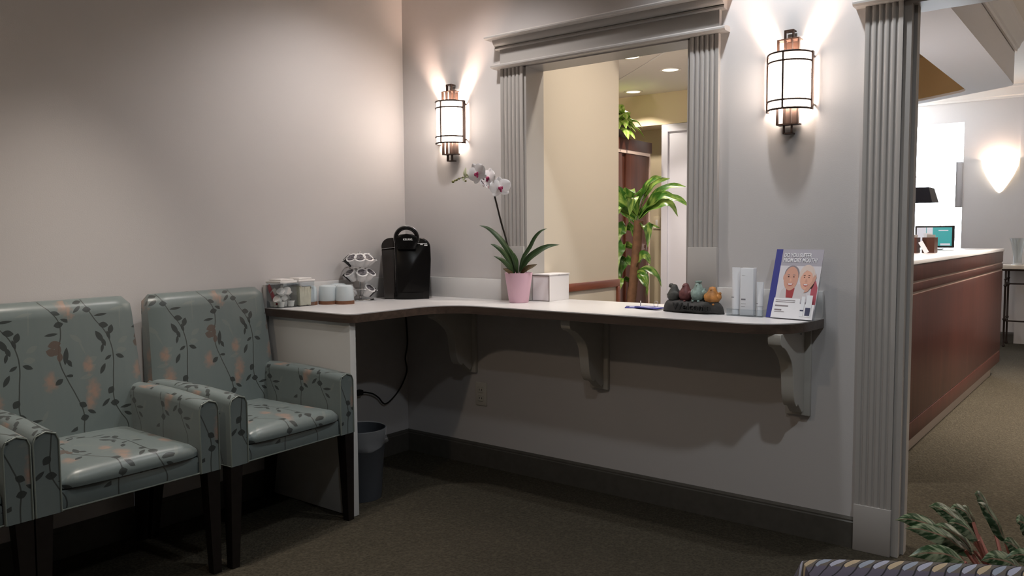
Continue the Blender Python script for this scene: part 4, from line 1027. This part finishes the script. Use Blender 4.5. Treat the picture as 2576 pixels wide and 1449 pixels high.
for x0, fx, sk in ((.41, 1.0, 'm'), (.735, .85, 'w')):
    for s in (-1, 1):
        pr('eye', oval(x0 + s * .055 * fx, .600, .017 * fx, .0065), 'print_dark', .0019)
        pr('eyebrow', [(x0 + s * .03 * fx, .624), (x0 + s * .085 * fx, .624), (x0 + s * .08 * fx, .631), (x0 + s * .04 * fx, .634)][::s], 'print_dark' if sk == 'w' else 'hair_grey', .0019)
    pr('nose', [(x0 - .012, .575), (x0 + .012, .575), (x0 + .026, .535), (x0, .525), (x0 - .026, .535)], 'print_red' if False else ('skin_m' if sk == 'w' else 'skin_w'), .0019)
    pr('mouth', [(x0 - .065 * fx, .505), (x0 + .065 * fx, .505), (x0 + .045 * fx, .478), (x0, .466), (x0 - .045 * fx, .478)], 'print_lips', .0019)
    pr('teeth', [(x0 - .052 * fx, .502), (x0 + .052 * fx, .502), (x0 + .034 * fx, .486), (x0 - .034 * fx, .486)], 'paper', .0021)
pr('hand', [(.72, .38), (.80, .40), (.90, .52), (.935, .60), (.915, .66), (.90, .60), (.885, .64), (.865, .60), (.85, .54), (.76, .46)], 'skin_m', .0022)
text('lettering', 'DO YOU SUFFER', .0225, M['paper'], t, PB(.185, .885, .0012), (PI / 2 - lean, 0, 0), squeeze=.66, bold=.0004)
text('lettering', 'FROM DRY MOUTH?', .0225, M['paper'], t, PB(.185, .815, .0012), (PI / 2 - lean, 0, 0), squeeze=.66, bold=.0004)
lf = obj('leaflet_pocket', B().loft([[PB(a, b, .010) for a, b in ((.13, 0), (1.0, 0), (1.0, .21), (.70, .215), (.70, .285), (.15, .285))], [PB(a, b, .0085) for a, b in ((.13, 0), (1.0, 0), (1.0, .21), (.70, .215), (.70, .285), (.15, .285))]]), M['paper'], t)
for b in (.250, .226): sheet('text_line', [(.19, b), (.60, b), (.60, b + .008), (.19, b + .008)], M['hair_grey'], .0106, lf)
sheet('text_line', [(.19, .165), (.47, .165), (.47, .183), (.19, .183)], M['hair_grey'], .0106, lf)
sheet('text_line', [(.19, .105), (.34, .105), (.34, .125), (.19, .125)], M['hair_grey'], .0106, lf)
sheet('text_line', [(.19, .085), (.40, .085), (.40, .093), (.19, .093)], M['hair_grey'], .0106, lf)
sheet('printed_tube', [(.73, .04), (.80, .04), (.80, .32), (.73, .32)], M['tube'], .0112, lf)
sheet('printed_carton', [(.83, .04), (.95, .04), (.95, .34), (.83, .34)], M['tube'], .0112, lf)
sheet('printed_block', [(.835, .055), (.935, .055), (.935, .165), (.835, .165)], M['navy_block'], .0118, lf)
sheet('printed_block', [(.73, .115), (.80, .115), (.80, .130), (.73, .130)], M['navy_block'], .0118, lf)

# ------------------------------------------------------------------ under the counter
bx, by = .398, -.708
t = thing('waste_bin', 'round grey waste bin with a clear liner under the counter', 'bin', (bx, by, 0))
obj('bin', B().lathe([(0, .001), (.088, .001), (.112, .318), (.115, .322), (.111, .322), (.085, .006), (0, .006)], seg=40), M['bin'], t)
rings = []
for z, r_, am in ((.322, .1105, .0), (.3255, .114, .0), (.322, .1165, .001), (.285, .1165, .003), (.262, .118, .006), (.250, .119, .008), (.243, .1165, .007)):
    rings.append([Vector(((r_ + am * math.sin(5 * a + z * 90) * .6 + am * .4 * math.sin(11 * a)) * math.cos(a), (r_ + am * math.sin(5 * a + z * 90) * .6) * math.sin(a), z + am * 1.5 * math.sin(3 * a))) for a in [2 * PI * k / 72 for k in range(72)]])
obj('liner', B().loft(rings, cap=False), M['bag'], t, smooth=60)
cord = [(.030, -.045, CT - .039), (.022, -.020, .62), (.014, -.030, .52), (.014, -.022, .44), (.016, -.09, .345), (.018, -.187, .292), (.018, -.24, .335), (.02, -.281, .362), (.022, -.33, .378), (.03, -.358, .384)]
inv = Matrix.LocRotScale(maker.location, maker.rotation_euler, None).inverted()
def inlocal(bb):
    bmesh.ops.transform(bb.b, matrix=inv, verts=bb.b.verts); return bb
cb = obj('power_cord', inlocal(B().tube(resample([Vector(p) for p in cord], 60), .0042, 8)), M['cord'], maker)
obj('plug', inlocal(B().box(.0006, .034, -.395, -.356, .370, .398, .006)), M['cord'], cb)

# ------------------------------------------------------------------ reception room beyond the doorway
RC = 2.72
struct('ceiling_reception', B().box(1.06, 6.0, .125, 6.9, RC, RC + .1), M['ceiling'])
FW = 6.75
wf = B(); GX0, GX1, GZ0, GZ1 = 1.10, 1.800, .85, 2.378
wf.box(1.0, GX0, FW, FW + .12, 0, RC); wf.box(GX0, GX1, FW, FW + .12, 0, GZ0); wf.box(GX0, GX1, FW, FW + .12, GZ1, RC); wf.box(GX1, 6.0, FW, FW + .12, 0, RC)
struct('wall_far', wf, M['wall'])
w = struct('window_1', B().box(GX0, GX1, FW + .085, FW + .10, GZ0, GZ1), M['sky_pane'])
struct('window_frame', B().box(GX0, GX1, FW + .05, FW + .11, GZ0, GZ0 + .04).box(GX0, GX0 + .04, FW + .05, FW + .11, GZ0, GZ1), M['white_trim'], w)
struct('shutter', B().box(1.738, 1.797, FW - .012, FW + .03, 1.456, 1.950, .003).box(1.734, 1.740, FW - .016, FW + .034, 1.456, 1.95), M['blind'], w)
struct('trim_12', B().box(2.322, 2.60, FW - .013, FW - .001, 0, 2.60), M['wall'])
def crown(name, p, q, nrm, top):
    bb = B(); p, q, nr = Vector(p), Vector(q), Vector(nrm)
    prof = [(0, -.13), (.014, -.13), (.018, -.11), (.03, -.10), (.04, -.07), (.07, -.03), (.085, -.022), (.095, 0), (0, 0)]
    A = [p + nr * u + UP * (top + v) for u, v in prof]; C = [q + nr * u + UP * (top + v) for u, v in prof]
    bb.loft([A, C]); return struct(name, bb, M['white_trim'], smooth=25)
crown('trim_13', (1.06, FW - .0005, 0), (6.0, FW - .0005, 0), (0, -1, 0), RC)
# dropped ring soffit over the desk, with an open centre
def rounded(pts, rad, n=8):
    out = []; m = len(pts)
    for i, p in enumerate(pts):
        p = Vector(p + (0,)); r = rad[i]
        a = Vector(pts[i - 1] + (0,)); b = Vector(pts[(i + 1) % m] + (0,))
        da, db = (a - p).normalized(), (b - p).normalized()
        if r <= 0: out += [p] * (n + 1); continue
        h = da.angle(db) / 2; L = r / math.tan(h); c = p + (da + db).normalized() * (r / math.sin(h))
        s0 = p + da * L - c; s1 = p + db * L - c
        for k in range(n + 1): out.append(c + (s0.lerp(s1, k / n)).normalized() * r)
    return out
SZ = 2.35
outer = rounded([(1.07, .70), (2.385, .70), (2.455, 4.36), (1.62, 4.93), (1.07, 5.0)], [0, .03, .16, .8, 0])
inner = rounded([(1.30, 1.1), (2.03, 1.1), (2.12, 4.42), (1.66, 4.76), (1.30, 4.80)], [.05, .05, .22, .6, .05])
sf = B()
def rg(pts, z): return [sf.b.verts.new((p.x, p.y, z)) for p in pts]
ob_, ib_, ot_, it_ = rg(outer, SZ), rg(inner, SZ), rg(outer, RC - .001), rg(inner, SZ + .02)
n = len(outer)
for i in range(n):
    j = (i + 1) % n
    for q in ((ob_[i], ob_[j], ib_[j], ib_[i]), (ob_[i], ot_[i], ot_[j], ob_[j]), (ib_[i], ib_[j], it_[j], it_[i])):
        try: sf.b.faces.new(q)
        except ValueError: pass
bmesh.ops.remove_doubles(sf.b, verts=sf.b.verts, dist=1e-5)
struct('ceiling_soffit', sf, M['soffit'], smooth=30)
hb = B(); zz = RC - .004
hb.loft([[Vector((p.x, p.y, SZ + .02)) for p in inner], [Vector((p.x * .98 + .03, p.y * .98 + .05, zz)) for p in inner]], cap=False); hb.poly([Vector((p.x * .98 + .03, p.y * .98 + .05, zz)) for p in inner])
bmesh.ops.remove_doubles(hb.b, verts=hb.b.verts, dist=1e-5)
struct('ceiling_recess', hb, M['tan'], smooth=0)
crown('trim_14', (2.388, .72, 0), (2.458, 4.25, 0), Vector((1, -.019, 0)).normalized(), RC)
baseboard('baseboard_far', [((2.61, FW - .0005), (6.0, FW - .0005), (0, -1)), ((1.06, FW - .0005), (2.321, FW - .0005), (0, -1))])

# reception desk
t = thing('reception_desk', 'long cherry wood reception desk with white top beyond the doorway', 'desk', (2.405, 4.50, 0), math.atan2(-.095, 3.2) * -1 * -1)
t.rotation_euler = (0, 0, -math.atan2(.10, 3.2))                     # local -Y runs towards the doorway
LD = 3.62
def dk(x0, x1, z0, z1, y0=-LD, y1=0, bev=.003): return B().box(x0, x1, y0, y1, z0, z1, bev)
obj('front_panel', dk(-.04, 0, .215, .872), M['cherry'], t); obj('base_panel', dk(-.04, 0, .115, .205), M['cherry'], t)
obj('upper_panel', dk(-.04, 0, .888, .930).box(-.04, 0, -LD, 0, .944, 1.030, .003), M['cherry'], t)
obj('groove_strip', dk(-.04, -.008, .872, .888, bev=0).box(-.04, -.008, -LD, 0, .930, .944).box(-.04, -.008, -LD, 0, .205, .215), M['groove'], t)
obj('end_panel', B().box(-.52, -.041, -.04, 0, .115, 1.030, .003), M['cherry'], t)
obj('top', dk(-.52, .006, 1.030, 1.052, -LD, .01, .004), M['desk_top'], t)
obj('toe_kick', dk(-.50, -.055, 0, .114, -LD, -.06, 0), M['kick'], t)

def desk_box(x, y, label):
    r = thing('card_holder', label, 'card holder', (x, y, 1.0525), -.03, 'wooden card holders on the reception desk')
    w_, d_, h_ = .075, .11, .105; a = B()
    a.box(-w_ / 2, w_ / 2, -d_ / 2, -d_ / 2 + .006, 0, h_).box(-w_ / 2, w_ / 2, d_ / 2 - .006, d_ / 2, 0, h_).box(-w_ / 2, -w_ / 2 + .006, -d_ / 2 + .006, d_ / 2 - .006, 0, h_).box(w_ / 2 - .006, w_ / 2, -d_ / 2 + .006, d_ / 2 - .006, 0, h_).box(-w_ / 2 + .006, w_ / 2 - .006, -d_ / 2 + .006, d_ / 2 - .006, 0, .006)
    obj('box', a, M['mahogany'], r)
    for k in range(2): obj('card', B().box(-.026, .026, -.01 + k * .02, -.008 + k * .02, .007, .125 + k * .01), M['paper' if k else 'kick'], r).rotation_euler = (.06, .08 - .2 * k, 0)
    return r
d1 = desk_box(2.020, 2.86, 'cherry wood card holder on the reception desk, half behind the door pilaster')
c = copy_tree(d1); c.location = (2.118, 2.92, 1.0525); c['label'] = 'cherry wood card holder on the reception desk in front of the monitor'
t = thing('price_tag', 'tilted cream tag hung on the wooden card holders', 'tag', (2.102, 2.79, 1.0525))
o = obj('tag', B().box(-.014, .014, -.0015, .0015, 0, .085), M['card_white'], t); o.rotation_euler = (0, .5 * -1, 0); o.location = (.02, 0, .002)
t = thing('monitor', 'black-framed computer monitor with a teal screen on the reception desk', 'monitor', (1.965, 4.05, 1.0525), .0)
obj('bezel', B().box(-.142, .142, 0, .03, .012, .190, .004), M['black_matte'], t)
obj('screen', B().box(-.126, .126, -.002, -.0002, .028, .176), M['screen'], t)
for q in ((-.128, -.06, .06, .176), (-.055, -.012, .09, .176), (.045, .115, .032, .048), (.03, .10, .148, .156)): obj('window_panel', B().box(q[0], q[1], -.004, -.0022, q[2], q[3]), M['screen_light'], t)
obj('stand', B().box(-.06, .06, -.02, .06, 0, .006).box(-.02, .02, .01, .03, .006, .03), M['black_matte'], t)
t = thing('pendant_lamp', 'navy tapered lamp shade hanging in front of the bright far window', 'lamp', (1.60, 5.2, 1.47))
obj('lamp_shade', B().loft([[Vector((sx * w_, sy * w_, z)) for sx, sy in ((-1, -1), (1, -1), (1, 1), (-1, 1))] for z, w_ in ((0, .185), (.135, .15))], cap=False).box(-.15, .15, -.15, .15, .132, .136), M['lamp_dark'], t, smooth=0)
obj('cord', B().tube([(.05, 0, .136), (-.02, 0, .36), (-.09, 0, .62), (-.15, .0, .88)], .0028, 6), M['silver'], t)
# far wall lamp
t = thing('wall_lamp', 'glowing half-bowl wall lamp on the far reception wall', 'wall lamp', (2.145, FW - .0005, 0))
rings = []
for r_, z in ((.003, 1.60), (.03, 1.62), (.075, 1.69), (.125, 1.78), (.165, 1.88), (.175, 1.955), (.170, 1.955), (.12, 1.80), (.05, 1.67), (.003, 1.63)):
    rings.append([Vector((r_ * math.sin(a), -r_ * .62 * math.cos(a), z)) for a in [-PI / 2 + PI * k / 20 for k in range(21)]])
obj('glass_bowl', B().loft(rings, cap=False, closed=False), M['bowl_glow'], t, smooth=60)
# console table
t = thing('console_table', 'wrought iron console table with pale stone top against the far wall', 'table', (2.24, 6.40, 0))
obj('top', B().box(-.03, 1.15, -.02, .335, .805, .845, .004), M['stone_top'], t)
obj('apron', B().box(-.015, 1.13, 0, .012, .785, .804), M['iron'], t)
for x, y in ((.02, .01), (1.10, .01), (.02, .30), (1.10, .30)):
    prof = [(.010, 0), (.018, .01), (.010, .03), (.010, .27), (.018, .285), (.010, .30), (.010, .62), (.019, .635), (.010, .65), (.010, .69), (.018, .70), (.010, .71), (.010, .785)]
    obj('leg', B().lathe(prof, (x, y, 0), 12), M['iron'], t)
for z in (.27, .655): obj('rail', B().tube([(.02, .01, z), (1.10, .01, z)], .008, 8).tube([(.02, .01, z), (.02, .30, z)], .008, 8).tube([(1.10, .01, z), (1.10, .30, z)], .008, 8), M['iron'], t)
t = thing('glass_vase', 'tall clear glass vase standing on the console table', 'vase', (2.352, 6.47, .8455))
obj('vase', B().lathe([(0, .001), (.045, .001), (.05, .01), (.042, .02), (.040, .10), (.055, .20), (.075, .275), (.072, .275), (.051, .20), (.036, .10), (.036, .024), (0, .024)], seg=28), M['glass'], t, smooth=60)
obj('foot', B().lathe([(0, .0), (.052, .0), (.052, .008), (0, .010)], seg=28), M['lid_white'], t)

# ------------------------------------------------------------------ foreground chair and plant
t = thing('tub_chair', 'wave-striped tub chair whose back edge shows at the bottom of the picture', 'armchair', (3.000, -1.802, -.010))
zr = math.atan2(RIGHT.y, RIGHT.x) - math.radians(9); t.rotation_euler = (0, 0, zr)     # local x = along the back, -y = towards the camera
def tub_uv(x, y, z, n): return (x, z - (y if n.z > .3 else 0) * 1.0)
rings = []
for i in range(29):
    u = i / 28; x = -.305 + .61 * u
    top = .712 - .05 * max(0, 1 - u / .05) ** 2.2 - .05 * max(0, (u - .95) / .05) ** 2.2
    cy = .01 - .02 * (2 * u - 1) ** 2
    prof = [(-.055, .20), (-.055, top - .030), (-.048, top - .012), (-.034, top - .002), (-.012, top), (.012, top), (.034, top - .002), (.048, top - .012), (.055, top - .030), (.055, .20)]
    rings.append([Vector((x, cy + a, z)) for a, z in prof])
obj('backrest', B().loft(rings), M['wave'], t, smooth=55, boxuv=tub_uv)
obj('seat', B().box(-.25, .25, -.52, -.02, .20, .44, .03, 3), M['wave'], t, boxuv=tub_uv)
for s in (-1, 1): obj('arm', B().box(min(s * .25, s * .325), max(s * .25, s * .325), -.50, -.09, .20, .575, .03, 3), M['wave'], t, boxuv=tub_uv)
for sx in (-.25, .25):
    for sy in (-.46, .03): obj('leg', B().bar((sx, sy, 0), (sx, sy, .20), .016, .024), M['black_wood'], t)

pc = Vector((2.985, -1.02, 0))
t = thing('potted_aglaonema', 'leafy variegated green plant with pink stems at the lower right', 'plant', pc)
obj('pot', B().lathe([(0, 0), (.10, 0), (.13, .26), (.122, .26), (.115, .235), (0, .235)], seg=32), M['planter'], t)
obj('soil', B().lathe([(0, .232), (.114, .232), (.10, .24), (0, .243)], seg=24), M['soil'], t)
def agl(root, base, start, tip, w, tw=0):
    base, start, tip = Vector(base), Vector(start), Vector(tip); d = tip - start
    obj('stem', B().tube(resample([base, base.lerp(start, .5) + UP * .015 - d * .10, start], 8), .0042, 6), M['agl_stem'], root)
    side = (UP * .72 + FWD * .48 + RIGHT * tw * .4)
    obj('leaf', B().leaf([start, start + d * .33 + UP * .014, start + d * .70 + UP * .013, tip], w * 1.02, side, .3, pointed, n=16, across=6, wave=.06), M['aglaonema'], root)
K2 = 1.86 / 1982
def AP(px, py, dd=0):                                                # offsets from the pot in the plane facing the camera
    c = CAM + (FWD * math.cos(PITCH) + UP * math.sin(PITCH)) * 1.86 + RIGHT * ((px - 1288) * K2) + UP * ((724 - py) * K2)
    return c - FWD * dd - pc
for (sx_, sy_), (tx, ty), w, dd, tw in [
    ((2425, 1392), (2262, 1326), .030, .04, 0), ((2470, 1378), (2352, 1286), .026, .0, .3), ((2540, 1378), (2452, 1267), .028, .02, .9), ((2400, 1404), (2250, 1380), .028, .08, 0),
    ((2450, 1362), (2360, 1310), .024, .05, .2), ((2500, 1356), (2425, 1312), .020, -.05, .5), ((2540, 1465), (2398, 1394), .036, .14, .3), ((2420, 1446), (2288, 1420), .030, .15, 0),
    ((2590, 1400), (2470, 1378), .022, .10, .2), ((2620, 1372), (2566, 1330), .030, .0, .8), ((2640, 1452), (2540, 1424), .034, .13, .3), ((2500, 1430), (2372, 1352), .028, -.04, .3),
    ((2470, 1420), (2340, 1372), .028, .0, .1), ((2560, 1420), (2500, 1330), .024, -.12, 1.0), ((2660, 1360), (2690, 1300), .030, -.03, 1), ((2650, 1410), (2740, 1370), .034, .04, .2), ((2480, 1470), (2350, 1440), .030, .18, .1), ((2440, 1400), (2300, 1352), .028, -.08, .1), ((2520, 1400), (2410, 1330), .028, -.12, .4), ((2560, 1440), (2440, 1400), .032, .06, .2), ((2490, 1400), (2400, 1300), .024, -.02, .5), ((2600, 1440), (2520, 1370), .030, .02, .5), ((2580, 1360), (2520, 1290), .026, -.1, .9), ((2450, 1460), (2310, 1400), .030, .02, 0)]:
    b_ = Vector((rnd.uniform(-.05, .05), rnd.uniform(-.05, .05), .24))
    agl(t, b_, AP(sx_, sy_, dd), AP(tx, ty, dd + .02), w, tw)

# ------------------------------------------------------------------ light
def light(name, kind, loc, power, col, size=.05, spot=None, blend=.5, target=None, shape=None, size_y=None):
    d = bpy.data.lights.new(name, kind); d.energy = power; d.color = col
    if kind == 'AREA':
        d.size = size
        if shape: d.shape = shape
        if size_y: d.size_y = size_y
    else: d.shadow_soft_size = size
    if kind == 'SPOT': d.spot_size = math.radians(spot); d.spot_blend = blend
    o = bpy.data.objects.new(name, d); COL.objects.link(o); o.location = loc
    if target is not None: o.rotation_euler = (Vector(target) - Vector(loc)).to_track_quat('-Z', 'Y').to_euler()
    return o
WARM, CANC, CANW = (1, .70, .55), (.93, .97, 1), (1, .90, .80)
for x, p_ in ((.365, 34), (2.096, 22)): light('sconce_bulb', 'POINT', (x, -.066, 1.772), p_, WARM, .026)
light('can_right', 'SPOT', (2.08, -.42, 2.70), 50, (.94, .97, 1), .04, 125, .7)
light('can_left', 'SPOT', (.72, -.62, 2.70), 46, (1, .95, .92), .04, 125, .7)
light('room_spot', 'SPOT', (2.25, -2.3, 2.70), 20, CANC, .05, 150, .8)
light('room_spot', 'SPOT', (3.3, -1.45, 2.70), 58, (.88, .95, 1), .05, 150, .8)  # added spot raising the right part of the wall; stands in for hall light
light('room_spot', 'SPOT', (.62, -1.78, 2.70), 116, CANW, .05, 62, 1, (.50, -1.85, 0))
light('room_spot', 'SPOT', (1.25, -3.3, 2.68), 25, (1, .80, .60), .05, 172, .6)
# office
for x, y, p_ in ((.34, 1.93, 80), (.364, 2.52, 60), (-.31, 3.10, 34)): light('office_spot', 'SPOT', (x, y, OC - .012), p_, (1, .88, .74), .03, 118, .25)
light('office_spot', 'SPOT', (1.75, .42, RC - .02), 84, (1, .90, .76), .05, 160, 1)  # extra unseen spot, added to brighten the partition
light('office_fill', 'POINT', (.25, .62, 1.25), 34, (1, .84, .74), .08)  # unseen point light added to brighten the office ceiling and the corn plant
# reception
light('bowl_bulb', 'POINT', (2.145, FW - .06, 1.90), 4, WARM, .02)
for x, y, p_, a_ in ((3.3, 1.8, 230, 110), (3.5, 3.3, 800, 92), (5.0, 3.0, 70, 150)): light('reception_can', 'SPOT', (x, y, RC - .02), p_, (1, .88, .76), .05, a_, .7)
light('desk_fill', 'POINT', (1.62, 2.3, 1.42), 13, (.88, .92, 1), .06)  # added fill, hidden from view; lifts the soffit underside and the desk boxes
light('reception_fill', 'POINT', (5.85, 3.6, 1.95), 24, (1, .84, .70), .06)  # out-of-view light added to brighten soffit side, desk front and floor
light('recess_lamp', 'POINT', (1.75, 2.6, SZ + .25), 12, (1, .72, .40), .05)

wd = bpy.data.worlds.new('overcast_sky'); SC.world = wd; wd.use_nodes = True
bg = wd.node_tree.nodes['Background']; bg.inputs[0].default_value = (.90, .95, 1, 1); bg.inputs[1].default_value = 14

# ------------------------------------------------------------------ camera and view
cd = bpy.data.cameras.new('camera'); cd.sensor_width = 36; cd.lens = 1981.95 * 36 / 2576; cd.clip_start = .05
co = bpy.data.objects.new('camera', cd); COL.objects.link(co)
fw = Vector((math.sin(YAW) * math.cos(PITCH), math.cos(YAW) * math.cos(PITCH), math.sin(PITCH)))
up0 = RIGHT.cross(fw)
r2 = RIGHT * math.cos(ROLL) + up0 * math.sin(ROLL); u2 = -RIGHT * math.sin(ROLL) + up0 * math.cos(ROLL)
mt = Matrix((r2, u2, -fw)).transposed().to_4x4(); mt.translation = CAM
co.matrix_world = mt
SC.camera = co
SC.cycles.transparent_max_bounces = 32
vs = SC.view_settings
SC.display_settings.display_device = 'sRGB'
vs.view_transform = 'Standard'; vs.look = 'None'; vs.exposure = 0; vs.gamma = 1; vs.use_curve_mapping = False
